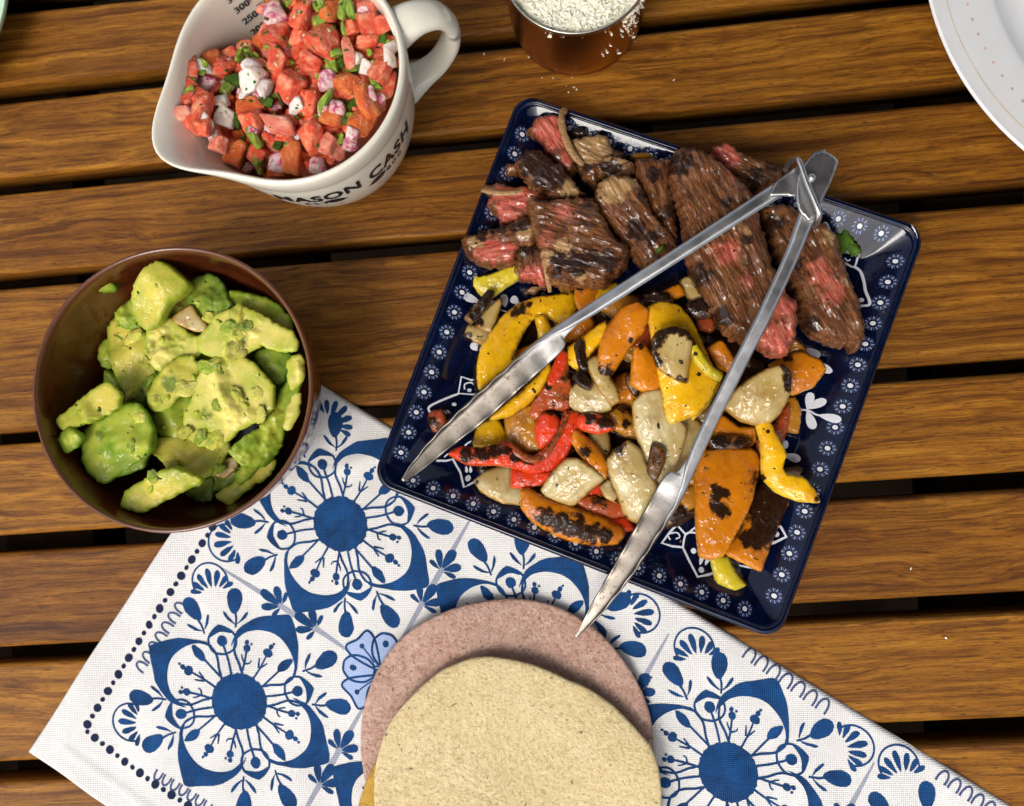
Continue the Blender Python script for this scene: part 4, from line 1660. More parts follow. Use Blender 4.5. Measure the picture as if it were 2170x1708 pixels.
# ------------------------------------------------------------------ tortillas
def tortilla(name, dx, dy, rpx, z, mat, label, wave=.0015, seed=0, th=.0022, slope=(0, 0), circle=None, n=120):
    c = P(dx, dy, z)
    R_ = float(np.hypot(*(P(dx + rpx, dy, z) - c)))
    rr = [0, .2, .4, .55, .68, .78, .86, .92, .96, .985, 1.0]
    v, f = [], []

    def rad(a):
        k = 1 + .012 * math.sin(2 * a + seed) + .008 * math.sin(5 * a + seed * 2) + .004 * fnoise(math.cos(a) * 9 + seed, math.sin(a) * 9)
        return R_ * k * (circle(a) if circle else 1)

    def zz(x, y):
        return wave * fnoise(x * 22 + seed, y * 22) + .0005 * fnoise(x * 160, y * 160, seed) + .0003 * fnoise(x * 420, y * 420, seed) + x * slope[0] + y * slope[1]
    ring = [(q, 1) for q in rr[1:]] + [(1.004, 0)] + [(q, -1) for q in rr[:0:-1]]
    v.append((0, 0, zz(0, 0) + th / 2))
    for q, s in ring:
        for k in range(n):
            a = 2 * math.pi * k / n
            r_ = rad(a) * q
            x, y = r_ * math.cos(a), r_ * math.sin(a)
            e = min(1, (1.004 - q) / .03)
            v.append((x, y, zz(x, y) + s * th / 2 * (.35 + .65 * math.sqrt(e))))
    for k in range(n): f.append((0, 1 + k, 1 + (k + 1) % n))
    for i in range(len(ring) - 1):
        for k in range(n):
            f.append((1 + i * n + k, 1 + (i + 1) * n + k, 1 + (i + 1) * n + (k + 1) % n, 1 + i * n + (k + 1) % n))
    f.append(tuple(1 + (len(ring) - 1) * n + k for k in range(n - 1, -1, -1)))
    o = add_mesh(name, v, f, mat)
    o.location = (c[0], c[1], z)
    tag(o, label, 'tortilla')
    return o


_pe = np.array([(784, 1645), (803, 1578), (832, 1528), (878, 1478), (936, 1428), (995, 1401), (1032, 1397), (1074, 1401), (1149, 1421), (1199, 1443), (1295, 1485), (1345, 1528), (1382, 1570), (1396, 1610), (1399, 1708)], float) - (1092, 1700)
_pa, _pr = np.arctan2(-_pe[:, 1], _pe[:, 0]), np.hypot(_pe[:, 0], _pe[:, 1]) / 302
_pa = np.where(_pa < -.2, _pa + 2 * math.pi, _pa)
_o = np.argsort(_pa)


def pale_edge(a):
    """uneven hand-pressed outline of the top tortilla"""
    a = a % (2 * math.pi)
    if a > 6.0: a -= 2 * math.pi
    return float(np.interp(a, np.append(_pa[_o], 3.9), np.append(_pr[_o], 1.0)))


tortilla('tortilla', 1068, 1569, 306, .0066, M['tort_p'], 'speckled pink tortilla lying on the napkin, bottom of the stack', .0022, 1.0, .0024, circle=lambda a: 1 + .015 * math.cos(2 * a))
tortilla('tortilla', 1050, 1775, 298, .0100, M['tort_o'], 'golden yellow tortilla, only its left edge showing under the pale one', .0012, 2.3, .0022)
tortilla('tortilla', 1092, 1700, 302, .0140, M['tort_y'], 'pale yellow corn tortilla on top of the stack', .0020, 4.0, .0024,
         circle=pale_edge)

# ------------------------------------------------------------------ steak
GS = 'slices of grilled steak on the platter'


def steak(crop, pts, z, th, fib, label, pink=(), char=(), fat=(), amp=.0012, dome=.08, rag=.0016, tilt=(0, 0), fat_strip=None, **kw):
    c_ = lambda lst: [(*cr(crop, [(s[0], s[1])])[0], s[2] * CROP[crop][2], *(s[3:])) for s in lst]
    o = slab('steak_slice', cr(crop, pairs(pts)), z, th, M['steak'], dome=dome, cyl=.2, grow=.10, fib=fib, tilt=tilt, amp=amp, nsc=(.9, 3.2), ridge=.85, lump=1.8, rag=rag, res=.0007,
             w=th * .24, char=c_(char), pink=c_(pink), fat=c_(fat), label=label, cat='steak', group=GS, **kw)
    if fat_strip:
        p, zs, rd = fat_strip
        ribbon_tube('fat_edge', cr(crop, pairs(p)), zs, rd, M['steak'], .7, o, .3, {'fat': 1.0, 'edge': 1.0, 'char': 0.0, 'pink': 0.0})
    return o


steak('B', '775 235 870 208 965 215 985 330 1035 480 1085 590 1055 665 960 610 880 510 830 410 735 340 700 318 745 300', 1.9, 1.5, 58,
      'steak slice with a salmon pink cut face and a curl of fat, top left', pink=[(870, 280, 110), (930, 420, 110), (1010, 560, 60), (840, 350, 60)], amp=.0006,
      fat_strip=('1005 125 970 190 995 330 1050 460 1110 540 1150 570', [2.2, 2.6, 2.8, 2.8, 2.7, 2.6], [.18, .20, .19, .20, .18, .14]))
steak('B', '1040 395 1180 380 1330 372 1368 465 1480 525 1440 580 1300 640 1245 770 1150 700 1100 590 1060 500', 1.8, 1.5, 20,
      'pale fatty steak slice between the pink one and the long browned strip', fat=[(1180, 450, 180), (1300, 450, 120), (1240, 560, 60)], char=[(1180, 640, 45)])
steak('B', '1060 330 1110 310 1170 320 1165 370 1110 385 1065 370', 1.6, 1.0, 10, 'small charred black lump of meat behind the pale fatty slice', char=[(1110, 345, 70)])
steak('B', '1255 600 1345 520 1445 545 1545 580 1560 645 1460 700 1350 680 1270 660', 2.5, 1.1, -12,
      'browned strip of steak crust lying above the centre slices', fat=[(1400, 560, 80)], char=[(1380, 640, 70), (1300, 625, 40)])
steak('B', '1570 560 1700 555 1850 560 1845 700 1875 1000 1885 1210 1750 1080 1640 860 1570 700', 2.3, 1.8, 75,
      'narrow dark steak slice tucked along the left side of the longest slab', char=[(1700, 700, 60), (1820, 1000, 70), (1860, 800, 50)])
steak('B', '1232 880 1282 740 1350 690 1460 695 1560 705 1625 800 1705 1000 1850 1150 1878 1240 1760 1350 1640 1412 1500 1262 1380 1100 1290 1000', 2.6, 1.9, 55,
      'brown steak slice with coarse slanting grain in the middle of the pile', fat=[(1370, 820, 120), (1500, 760, 70)], char=[(1560, 1130, 80), (1680, 1200, 60), (1610, 860, 40)])
steak('B', '330 775 480 742 570 765 720 772 905 830 935 885 765 905 745 980 610 1040 500 1078 482 990 392 930 402 845', 1.7, 1.5, 12,
      'steak slice with a raw red cut face hanging over the left rim of the platter', pink=[(540, 900, 130), (660, 880, 120), (820, 850, 70), (560, 1000, 80)], amp=.0006,
      fat_strip=('335 775 420 790 520 800 600 790 700 775 740 735', [2.2, 2.5, 2.5, 2.5, 2.4, 2.3], [.12, .15, .15, .14, .14, .10]))
steak('B', '622 575 700 482 800 492 890 560 985 632 1075 740 1160 832 1065 868 900 862 760 772 655 662', 2.5, 1.6, 42,
      'blackened steak end piece with a tan lower edge, beside the left rim', char=[(780, 580, 130), (860, 680, 130), (940, 740, 80), (720, 560, 60)], fat=[(1020, 800, 90), (680, 600, 35)], amp=.0007)
steak('B', '538 590 580 575 622 600 625 655 560 662 535 635', 1.7, .8, 20, 'small brown nub of steak left of the blackened end piece')
steak('B', '192 1185 300 1140 500 1082 700 1010 745 1025 790 1085 765 1220 645 1245 605 1365 480 1392 380 1388 285 1360 212 1272', 2.0, 1.6, -14,
      'steak slice with black crust above a pink face at the lower left of the meat', char=[(330, 1150, 60), (480, 1100, 70), (620, 1060, 80), (720, 1040, 60)], pink=[(420, 1290, 100), (540, 1290, 90), (330, 1310, 50)],
      fat=[(680, 1150, 70), (300, 1220, 60)], amp=.0007)
steak('B', '635 1262 780 1242 835 1300 865 1540 765 1512 642 1502 610 1400', 1.9, 1.4, 78,
      'short steak slice with a pink bottom end just below the crusted one', char=[(700, 1270, 70)], pink=[(800, 1480, 80), (700, 1470, 60)])
steak('B', '670 1595 780 1555 862 1548 840 1570 740 1600', 1.0, .35, -15, 'thin sliver of steak lying on the bare glaze under the meat', fat=[(760, 1575, 60, .6)])
steak('B', '712 925 738 840 800 890 1000 872 1130 862 1235 872 1295 1000 1400 1200 1500 1250 1485 1400 1400 1470 1300 1560 1150 1540 1000 1572 930 1542 850 1420 800 1255', 3.0, 2.1, 18,
      'thick square steak slice with a seared black lower edge', char=[(960, 1380, 70), (1080, 1400, 90), (1220, 1360, 80), (1360, 1400, 80), (1180, 930, 50), (930, 1480, 40)], fat=[(1000, 1280, 80), (860, 1350, 60), (1120, 1480, 60), (740, 880, 30)],
      pink=[(1000, 960, 110, .55), (850, 1180, 80, .5)], amp=.0011,
      fat_strip=('815 1270 850 1370 865 1480 880 1590', [3.4, 3.2, 2.9, 2.4], [.13, .17, .17, .10]))
steak('C', '562 122 650 92 730 132 800 180 870 202 960 220 1040 245 1030 290 990 340 880 392 760 335 640 240', 2.1, 1.6, 30,
      'steak slice with a pink corner standing behind the hinge of the tongs', pink=[(670, 170, 90), (650, 230, 60)], char=[(960, 250, 60), (860, 340, 60)])
steak('C', '902 530 1000 500 1140 540 1262 602 1335 650 1402 722 1432 850 1482 1000 1525 1120 1545 1200 1580 1350 1560 1440 1510 1485 1480 1430 1392 1430 1250 1382 1165 1255 1122 1080 1042 900 962 750', 2.0, 1.9, 62,
      'long steak slice at the far right, beside the coriander leaf', pink=[(1290, 1010, 90, .8), (1350, 1110, 80, .7), (1240, 930, 60, .7)], char=[(980, 640, 60, .8), (1100, 900, 50), (1220, 1300, 50)], fat=[(1330, 720, 80, .6)], amp=.0011)
steak('C', '292 322 330 142 440 124 560 182 640 242 700 302 800 392 852 482 882 620 932 780 962 900 1032 1050 1112 1150 1132 1300 1085 1470 1060 1500 990 1512 880 1452 700 1382 602 1290 562 1150 452 1000 402 850 382 650 332 450', 3.1, 2.0, 64,
      'longest steak slab with coarse ridged grain, lying under both arms of the tongs', char=[(350, 240, 80), (640, 510, 40), (460, 980, 70), (620, 1270, 60), (780, 760, 30), (430, 140, 40)],
      pink=[(650, 830, 90, .7), (1060, 1200, 120, .85), (980, 1400, 120, .9), (780, 1020, 60, .6), (700, 300, 40, .5)], fat=[(760, 700, 60, .5), (620, 620, 60, .4)], amp=.0012)
steak('V', '1470 200 1550 150 1640 170 1650 230 1560 260 1490 250', 1.9, 1.1, 10, 'blackened scrap of meat under the arm of the tongs', char=[(1560, 200, 120)])

# ------------------------------------------------------------------ peppers and onions
VEGL = []
GP = 'grilled peppers and onions on the platter'


def veg(kind, crop, pts, z, mat, label, th=.34, dome=.45, fib=0, char=(), tilt=(0, 0), bend=0, amp=.0003, rag=.0003, **kw):
    ks = 1.35 if kind == 'onion_piece' else 1.1
    c_ = [(*cr(crop, [(s[0], s[1])])[0], s[2] * CROP[crop][2] * (ks if s[2] > 14 else 1), *(s[3:])) for s in char]
    q_ = np.array(cr(crop, pairs(pts))).mean(0)
    VEGL.append((q_[0], q_[1], label))
    cat = {'pepper_strip': 'pepper', 'onion_piece': 'onion'}[kind]
    if tilt == (0, 0): tilt = (random.uniform(-.16, .16), random.uniform(-.16, .16))
    return slab(kind, cr(crop, pairs(pts)), z, th, M[mat], dome=dome * .58, fib=fib, char=c_, tilt=tilt, bend=bend, amp=amp, nsc=(.6, .9), rag=rag, label=label, cat=cat, group=GP, grow=kw.pop('grow', .08), corner=.85, w=.06, lump=1.6, **kw)


Pp, On = 'pepper_strip', 'onion_piece'
veg(Pp, 'V', '465 35 550 66 640 42 700 18 760 2 778 70 680 130 605 182 560 170 520 130 490 100', 1.3, 'lime', 'greenish yellow pepper scrap at the upper left of the vegetables', dome=.3, fib=-20)
veg(On, 'V', '590 140 626 140 602 200 542 290 492 330 455 300 522 222', 1.9, 'onion_b', 'slim charred onion strip across the two pale onion pieces at the left', dome=.12, th=.28, fib=-52, char=[(570, 210, 45), (520, 290, 35), (600, 155, 25)])
veg(On, 'V', '650 195 670 192 642 300 604 386 545 352 520 332 580 252', 1.5, 'onion', 'triangular onion piece beside the charred strip', dome=.15, th=.3, fib=-55, char=[(545, 330, 25)])
veg(On, 'V', '480 340 530 352 602 388 652 282 672 350 670 430 642 482 560 452 455 416', 1.1, 'onion', 'broad pale onion piece lowest at the left of the vegetables', dome=.2, th=.35, fib=15, char=[(480, 420, 25)])
# lower layers of the pile
veg(Pp, 'V', '730 570 762 492 842 458 892 452 862 520 800 600 742 600', 1.5, 'orange', 'orange pepper wall inside the big yellow loop', dome=.3, fib=-50)
veg(Pp, 'V', '540 925 640 882 692 962 712 1032 642 1052 560 1052 510 1042 520 980', 1.2, 'yellow', 'yellow pepper end behind the wavy red strip', dome=.5, fib=60)
veg(Pp, 'V', '688 885 760 850 862 800 872 900 882 1000 902 1062 800 1085 712 1042', 1.7, 'amber', 'amber pepper piece lying left of the red loop', dome=.4, fib=70)
veg(Pp, 'V', '1050 500 1002 600 932 682 852 800 832 862 872 892 942 832 1062 832 1072 700 1052 600', 2.0, 'rust', 'deep red pepper piece behind the red loop, under the tongs', dome=.35, fib=-60, char=[(1040, 640, 50, .6), (1030, 760, 50, .5), (945, 700, 20)])
veg(On, 'V', '1030 760 1060 720 1150 652 1252 682 1312 760 1302 832 1202 862 1090 842', 2.0, 'onion_w', 'grey translucent onion piece right of the deep red pepper', dome=.45, th=.35, fib=10)
veg(Pp, 'V', '1060 470 1112 440 1270 320 1282 402 1202 482 1122 602 1062 562', 2.2, 'yellow', 'yellow pepper sliver right under the upper arm of the tongs', dome=.4, fib=-40)
veg(Pp, 'V', '1100 110 1242 118 1202 232 1132 272 1100 202', 2.2, 'orange', 'orange pepper square just below the seared steak edge', dome=.25, fib=80, char=[(1130, 125, 25)])
veg(Pp, 'V', '1238 120 1340 88 1342 150 1202 232', 2.1, 'yellow', 'yellow pepper triangle just below the seared steak edge', dome=.25)
veg(Pp, 'V', '1300 852 1372 812 1432 872 1452 1002 1382 982 1312 932', 1.9, 'amber', 'crumpled brown pepper skin left of the long pale onion', dome=.3, fib=40, amp=.0011, char=[(1380, 830, 40, .7), (1390, 915, 25)])
veg(On, 'V', '1180 960 1290 950 1302 1060 1262 1122 1200 1060', 1.6, 'onion', 'onion piece behind the small orange crescent', dome=.4, fib=70)
veg(Pp, 'V', '1090 1352 1202 1332 1392 1382 1412 1442 1302 1472 1182 1432', 1.3, 'rust', 'dark rust pepper behind the charred orange wedge', dome=.3, fib=10, char=[(1240, 1350, 60, .7)])
veg(Pp, 'V', '1290 1470 1400 1465 1440 1530 1380 1540 1320 1530', 1.1, 'red', 'red pepper tip showing beside the lower arm of the tongs', dome=.2)
veg(Pp, 'V', '1140 1260 1260 1230 1255 1370 1180 1340', 1.2, 'rust', 'small red pepper scrap between the glossy onion pieces', dome=.2)
veg(Pp, 'V', '245 846 322 836 352 900 300 962 268 952 250 900', 1.2, 'rust', 'rust red pepper end poking out left of the tongs', dome=.3, char=[(270, 900, 30, .8), (300, 930, 25, .6)])
veg(On, 'V', '515 1246 580 1190 680 1162 728 1165 728 1282 842 1292 792 1382 680 1372 562 1312', 1.2, 'onion_w', 'pale fan shaped onion wedge below the wavy red strip', dome=.55, th=.4, fib=-50, char=[(537, 1255, 12)])
veg(Pp, 'E', '30 925 130 898 132 982 60 962', 1.3, 'red', 'red pepper scrap in the gap by the small white onion', dome=.2)
veg(Pp, 'E', '700 580 782 640 860 640 870 700 800 760 700 730 650 700', 1.5, 'orange', 'orange pepper scrap right of the lower arm of the tongs', dome=.3)
veg(On, 'E', '640 690 700 672 802 680 852 702 782 742 650 737', 2.0, 'onion_c', 'dark browned onion strip above the big orange piece', dome=.2, th=.3, fib=5, char=[(690, 700, 40), (800, 700, 30)])
veg(On, 'E', '990 832 1060 820 1106 832 1092 872 1002 874', 1.0, 'onion_c', 'dark brown onion scrap at the right end of the vegetables', dome=.2, th=.3)
veg(Pp, 'E', '1010 500 1050 490 1076 560 1062 662 1012 652 990 562', 1.4, 'amber', 'upright amber pepper strip at the right edge of the pile', dome=.2, fib=85)
veg(Pp, 'E', '960 620 1022 520 1014 650 982 722 882 792 872 700', 1.5, 'rust', 'rust coloured pepper behind the yellow curl', dome=.3, fib=-50)
veg(Pp, 'E', '930 342 1010 292 1082 280 1162 322 1190 362 1132 442 1032 482 1000 420', 1.7, 'orange', 'orange pepper piece with a bright pointed end beside the right onion', dome=.45, fib=-15, char=[(1010, 300, 30, .6)])
veg(Pp, 'E', '1040 215 1100 270 1090 292 1010 292', 1.3, 'amber', 'amber pepper corner showing beside the steak end', dome=.2)
veg(Pp, 'E', '640 262 702 225 762 322 745 372 690 350', 2.2, 'orange', 'orange pepper piece touching the steak slab', dome=.3, fib=45)
veg(Pp, 'E', '280 262 362 110 372 215 345 300', 1.9, 'rust', 'rust red pepper slice showing between two orange ones', dome=.3, fib=-60)
veg(Pp, 'E', '570 380 700 410 640 520 560 600', 2.0, 'yellow', 'yellow pepper showing behind the lower arm of the tongs', dome=.3)
veg(On, 'E', '430 560 540 570 620 640 560 760 520 960 440 930', 1.7, 'onion', 'onion layer under the lower arm of the tongs', dome=.35, fib=70)
veg(Pp, 'E', '505 960 570 900 590 1000 520 1040', 1.3, 'amber', 'amber pepper scrap left of the big orange piece', dome=.2, char=[(515, 1035, 25)])
veg(On, 'E', '380 1030 440 980 520 1000 530 1050 440 1100', 1.2, 'onion_b', 'browned onion scrap left of the big orange piece', dome=.25, char=[(500, 1060, 40)])
# upper layers
veg(Pp, 'V', '540 560 562 470 622 380 682 290 762 222 862 182 962 170 1082 148 1102 222 1062 292 1002 322 932 292 880 285 842 312 800 372 778 422 742 502 732 592 662 622 602 682 550 720 538 640', 1.9, 'yellow',
    'big yellow pepper loop on the left, with a scorch mark on its shoulder', dome=.55, th=.5, fib=-50, char=[(790, 255, 42, .9), (755, 280, 30, .7), (835, 225, 25, .7), (1048, 160, 8)])
veg(Pp, 'V', '870 300 915 290 952 360 962 412 945 455 890 452 890 390', 2.2, 'yellow', 'short yellow strip bridging the big loop', dome=.25, fib=75)
veg(Pp, 'V', '942 560 957 602 902 712 822 802 702 872 602 888 662 832 802 720 882 642', 2.0, 'yellow', 'yellow crescent pepper under the upper arm of the tongs', dome=.55, fib=-40)
veg(Pp, 'V', '980 560 1010 480 1050 510 1040 600 970 690 940 680', 2.3, 'red', 'bright red pepper sliver under the upper arm of the tongs', dome=.2, fib=-60)
veg(Pp, 'V', '868 930 902 862 962 852 1002 892 1000 960 962 1002 892 1062 870 1000', 2.2, 'red', 'red pepper piece curled inside the red loop', dome=.45, fib=70, char=[(950, 845, 22)])
_red = veg(Pp, 'V', '1042 842 1112 850 1127 900 1112 960 1082 1022 1042 1120 982 1192 860 1202 762 1172 640 1152 482 1152 372 1092 432 1052 552 1062 640 1040 702 1022 782 1082 852 1112 922 1062 982 982 1022 890', 2.0, 'red',
    'long wavy red pepper strip with charred ridges looping up at its right end', dome=.55, th=.55, fib=-25, char=[(480, 1100, 40, .9), (560, 1090, 42, .9), (640, 1070, 42, .9), (700, 1070, 34, .8), (760, 1110, 34, .8), (830, 1135, 28, .8), (900, 1110, 22, .8), (960, 1040, 18, .8), (1010, 960, 18, .8), (1040, 880, 16, .8)])
ribbon_tube('charred_edge', cr('V', pairs('375 1085 430 1068 500 1100 570 1078 640 1062 700 1035 760 1085 850 1125 920 1098 980 1010 1030 920 1058 848')), [2.3, 2.35, 2.4, 2.4, 2.4, 2.4, 2.45, 2.5, 2.5, 2.55, 2.5, 2.4], [.14, .20, .22, .24, .25, .24, .22, .19, .17, .16, .15, .12], M['rust'], .6, _red, .3, {'char': .42, 'edge': 1.0})
veg(Pp, 'V', '732 1170 850 1182 962 1202 902 1262 802 1287 725 1282', 1.8, 'red', 'red pepper flap folded below the wavy strip', dome=.3, fib=-10)
veg(Pp, 'V', '1120 870 1202 856 1312 900 1327 942 1232 972 1115 942', 2.3, 'red', 'small red pepper strip with a black blistered top', dome=.3, fib=10, char=[(1180, 885, 38), (1260, 905, 38), (1300, 915, 25)])
veg(Pp, 'V', '1090 950 1132 970 1242 1062 1284 1152 1272 1235 1202 1182 1132 1102 1085 1022', 2.2, 'orange', 'small orange crescent pepper with a scorched hollow', dome=.45, fib=50, char=[(1150, 1080, 40, .8)])
veg(On, 'V', '902 1300 962 1202 1052 1122 1112 1120 1202 1180 1264 1232 1182 1302 1082 1392 1002 1372 922 1340', 2.2, 'onion_w', 'glossy onion square with a pink gleam, above the charred orange wedge', dome=.4, th=.36, fib=-40, tilt=(.10, .24), char=[(995, 1270, 10), (955, 1200, 30, .5)])
veg(Pp, 'V', '790 1300 832 1290 902 1332 1002 1372 1152 1422 1282 1472 1372 1522 1387 1562 1342 1612 1222 1627 1082 1602 962 1552 852 1482 792 1402', 1.5, 'orange', 'big orange pepper wedge with a blistered black side at the front of the platter', dome=.8, th=.6, fib=22,
    char=[(930, 1450, 50, .9), (1010, 1490, 62), (1100, 1510, 62), (1190, 1545, 58), (1265, 1560, 45)])
veg(On, 'V', '1160 560 1222 520 1282 622 1332 702 1352 780 1312 804 1242 720', 2.5, 'onion', 'pointed onion shard in the middle of the pile', dome=.2, th=.28, fib=55)
veg(On, 'V', '1085 640 1130 590 1190 690 1180 720 1120 690', 2.6, 'onion_c', 'black charred onion flake in the middle of the pile', dome=.15, th=.25, char=[(1130, 650, 60)])
veg(On, 'V', '1098 460 1120 420 1150 440 1152 520 1172 602 1132 602 1110 540', 2.6, 'onion_c', 'thin black curl of onion under the upper arm of the tongs', dome=.1, th=.25, char=[(1130, 500, 60), (1150, 580, 30)], fib=75)
veg(Pp, 'E', '115 352 130 242 162 162 232 70 302 50 357 90 332 182 262 262 202 352 160 412 125 392', 2.5, 'orange', 'long orange pepper with a burnt black tip in the middle of the pile', dome=.6, th=.5, fib=-55, char=[(145, 385, 42), (272, 228, 14)])
veg(Pp, 'E', '350 72 422 40 502 60 562 130 602 222 652 342 682 422 642 502 582 572 462 617 440 592 420 482 400 382 370 202', 2.4, 'yellow', 'largest smooth yellow pepper piece under the charred onion', dome=.9, th=.5, fib=60, char=[(585, 390, 10), (580, 80, 14)])
veg(Pp, 'E', '288 272 330 242 382 322 417 422 402 462 330 464 272 432', 2.6, 'orange', 'short bright orange pepper beside the charred onion', dome=.5, fib=75, char=[(320, 250, 16)])
veg(On, 'E', '282 520 332 475 412 460 440 592 502 602 532 642 522 702 482 832 432 952 380 882 322 742 290 642', 2.3, 'onion_w', 'long pale onion layer in the middle of the vegetables', dome=.5, th=.34, fib=75, tilt=(.04, .14))
veg(On, 'E', '375 222 402 185 472 165 542 185 562 232 547 332 540 422 480 402 410 362 380 302', 3.5, 'onion', 'onion piece with a black charred outer edge on top of the yellow pepper', dome=.35, th=.35, fib=-80,
    char=[(385, 260, 22), (400, 205, 28), (450, 175, 26), (510, 172, 26), (550, 195, 24), (400, 330, 18), (385, 300, 18), (450, 395, 14), (500, 412, 18), (530, 420, 18)])
veg(Pp, 'E', '540 230 572 220 612 290 652 350 705 382 692 412 632 382 570 312', 3.3, 'lime', 'thin olive strip beside the charred onion', dome=.15, th=.3, fib=50, char=[(550, 235, 22), (575, 290, 10)])
veg(On, 'E', '720 542 762 470 832 410 902 370 982 348 1022 382 1022 472 982 562 932 612 862 622 792 602', 2.6, 'onion', 'large striped onion cup right of the lower arm of the tongs', dome=.85, th=.34, fib=-75, tilt=(.05, .20), char=[(1015, 400, 32), (1020, 450, 24), (990, 352, 20, .8)])
veg(Pp, 'E', '865 612 892 558 932 622 972 702 1002 762 982 832 1002 862 1082 872 1132 932 1158 988 1062 982 962 942 902 882 895 802 890 702', 2.4, 'yellow', 'bright yellow pepper curl with a pointed tip reaching the right rim', dome=.5, th=.5, fib=60, char=[(895, 875, 16), (915, 655, 10), (1140, 975, 12)])
veg(Pp, 'E', '578 762 702 735 802 740 862 742 888 792 872 872 832 1002 772 1112 702 1232 642 1252 592 1242 580 1102 578 952', 2.1, 'orange', 'largest orange pepper piece, a brown scorch mark in its middle', dome=.8, th=.5, fib=80, char=[(675, 950, 42, .95), (690, 1030, 35, .9), (665, 1000, 30, .8), (625, 770, 18, .5), (870, 900, 50, .6)])
veg(Pp, 'E', '830 982 902 900 962 930 1032 972 992 1062 932 1182 882 1312 802 1272 722 1232 722 1202 802 1112', 1.6, 'orange', 'pepper strip burnt black except for its glossy orange end', dome=.6, th=.5, fib=-60, char=[(900, 960, 90), (920, 1040, 90), (900, 1120, 70), (870, 1150, 60), (960, 960, 60), (820, 1160, 40, .8), (980, 1040, 50)])
veg(Pp, 'E', '650 1246 690 1240 732 1250 772 1332 817 1382 762 1407 682 1372 662 1310', 1.1, 'lime', 'pale yellow pepper tip alone at the bottom of the platter', dome=.4, fib=50)
veg(On, 'E', '378 712 432 735 432 792 412 840 390 887 355 852 365 772', 2.9, 'onion_c', 'dark brown flake of onion skin on the long pale onion', dome=.1, th=.2, fib=75, char=[(400, 780, 40, .5)])
veg(On, 'E', '162 792 202 740 257 705 312 742 352 832 402 932 362 1032 312 1092 252 1062 212 952 170 852', 2.3, 'onion_w', 'wide glossy onion piece with slanting stripes left of the lower tongs arm', dome=.5, th=.36, fib=60, tilt=(.08, .16), char=[(205, 735, 30, .8), (250, 1070, 18, .6)])
veg(On, 'E', '130 912 172 880 207 962 202 992 150 962', 1.7, 'onion_w', 'small white onion square at the lower left of the striped one', dome=.15, th=.35)
veg(On, 'E', '250 395 285 380 310 450 300 490 262 450', 2.2, 'onion_c', 'small brown onion flake left of the short bright orange pepper', dome=.1, th=.25)
veg(On, 'C', '400 1150 500 1110 560 1170 570 1240 480 1250 400 1210', 2.0, 'onion_c', 'charred onion ring end between the yellow pepper and the steak', dome=.3, char=[(450, 1170, 60), (540, 1160, 60)])
veg(On, 'C', '360 1000 420 960 470 1060 520 1110 420 1130', 1.6, 'onion', 'pale onion piece in the shade of the steak slab', dome=.25)
veg(Pp, 'C', '210 1090 350 1020 385 1090 280 1130', 1.8, 'orange', 'orange pepper tip below the steak near the tongs', dome=.25)
veg(Pp, 'C', '470 1260 560 1230 600 1300 560 1340 490 1320', 1.6, 'rust', 'rust brown pepper piece in the shade of the steak slab', dome=.25)
# bed under the pile
slab('pan_juices', [(1010, 720), (1080, 660), (1200, 640), (1330, 610), (1480, 640), (1560, 700), (1640, 790), (1660, 880), (1640, 960), (1620, 1080), (1560, 1120), (1470, 1100), (1380, 1130), (1290, 1150), (1180, 1120), (1090, 1060), (1010, 1010), (1000, 900)], .79, .07, M['oil'], amp=.0001, rag=.003, res=.004, w=.3,
     label='dark oily juices pooled on the platter under the vegetables', cat='juices', kind='stuff')
GB = 'cooked pepper and onion pieces at the bottom of the pile'
rb = np.random.RandomState(5)
bedp = [(1075, 800), (1130, 860), (1190, 930), (1260, 880), (1330, 830), (1300, 980), (1390, 900), (1420, 1000), (1480, 880), (1540, 940), (1600, 860), (1450, 800), (1360, 740), (1260, 760), (1200, 1010), (1380, 1080), (1500, 1010), (1560, 1060), (1150, 960), (1240, 1080), (1430, 720), (1330, 660), (1220, 690)]
for k, (x, y) in enumerate(bedp):
    n = 8
    a0 = rb.rand() * 6
    pts = [(x + (52 if q % 2 else 40) * rb.uniform(.8, 1.15) * math.cos(a0 + q * math.pi / 4) * 1.2, y + 38 * rb.uniform(.8, 1.15) * math.sin(a0 + q * math.pi / 4)) for q in range(n)]
    mt = ['amber', 'rust', 'onion_b', 'amber', 'orange', 'onion_b'][k % 6]
    nm_ = VEGL[int(np.argmin([np.hypot(x - a, y - b) for a, b, _ in VEGL]))][2]
    o = slab('pepper_strip' if 'onion' not in mt else 'onion_piece', pts, 1.0 + .25 * rb.rand(), .4, M[mt], dome=.25, fib=rb.uniform(-80, 80), amp=.0004, nsc=(.6, .9), res=.0018,
             label=' '.join((('browned onion' if 'onion' in mt else 'rust pepper' if mt == 'rust' else 'amber pepper') + ' piece buried under the ' + nm_).split()[:16]), cat='pepper' if 'onion' not in mt else 'onion', group=GB)

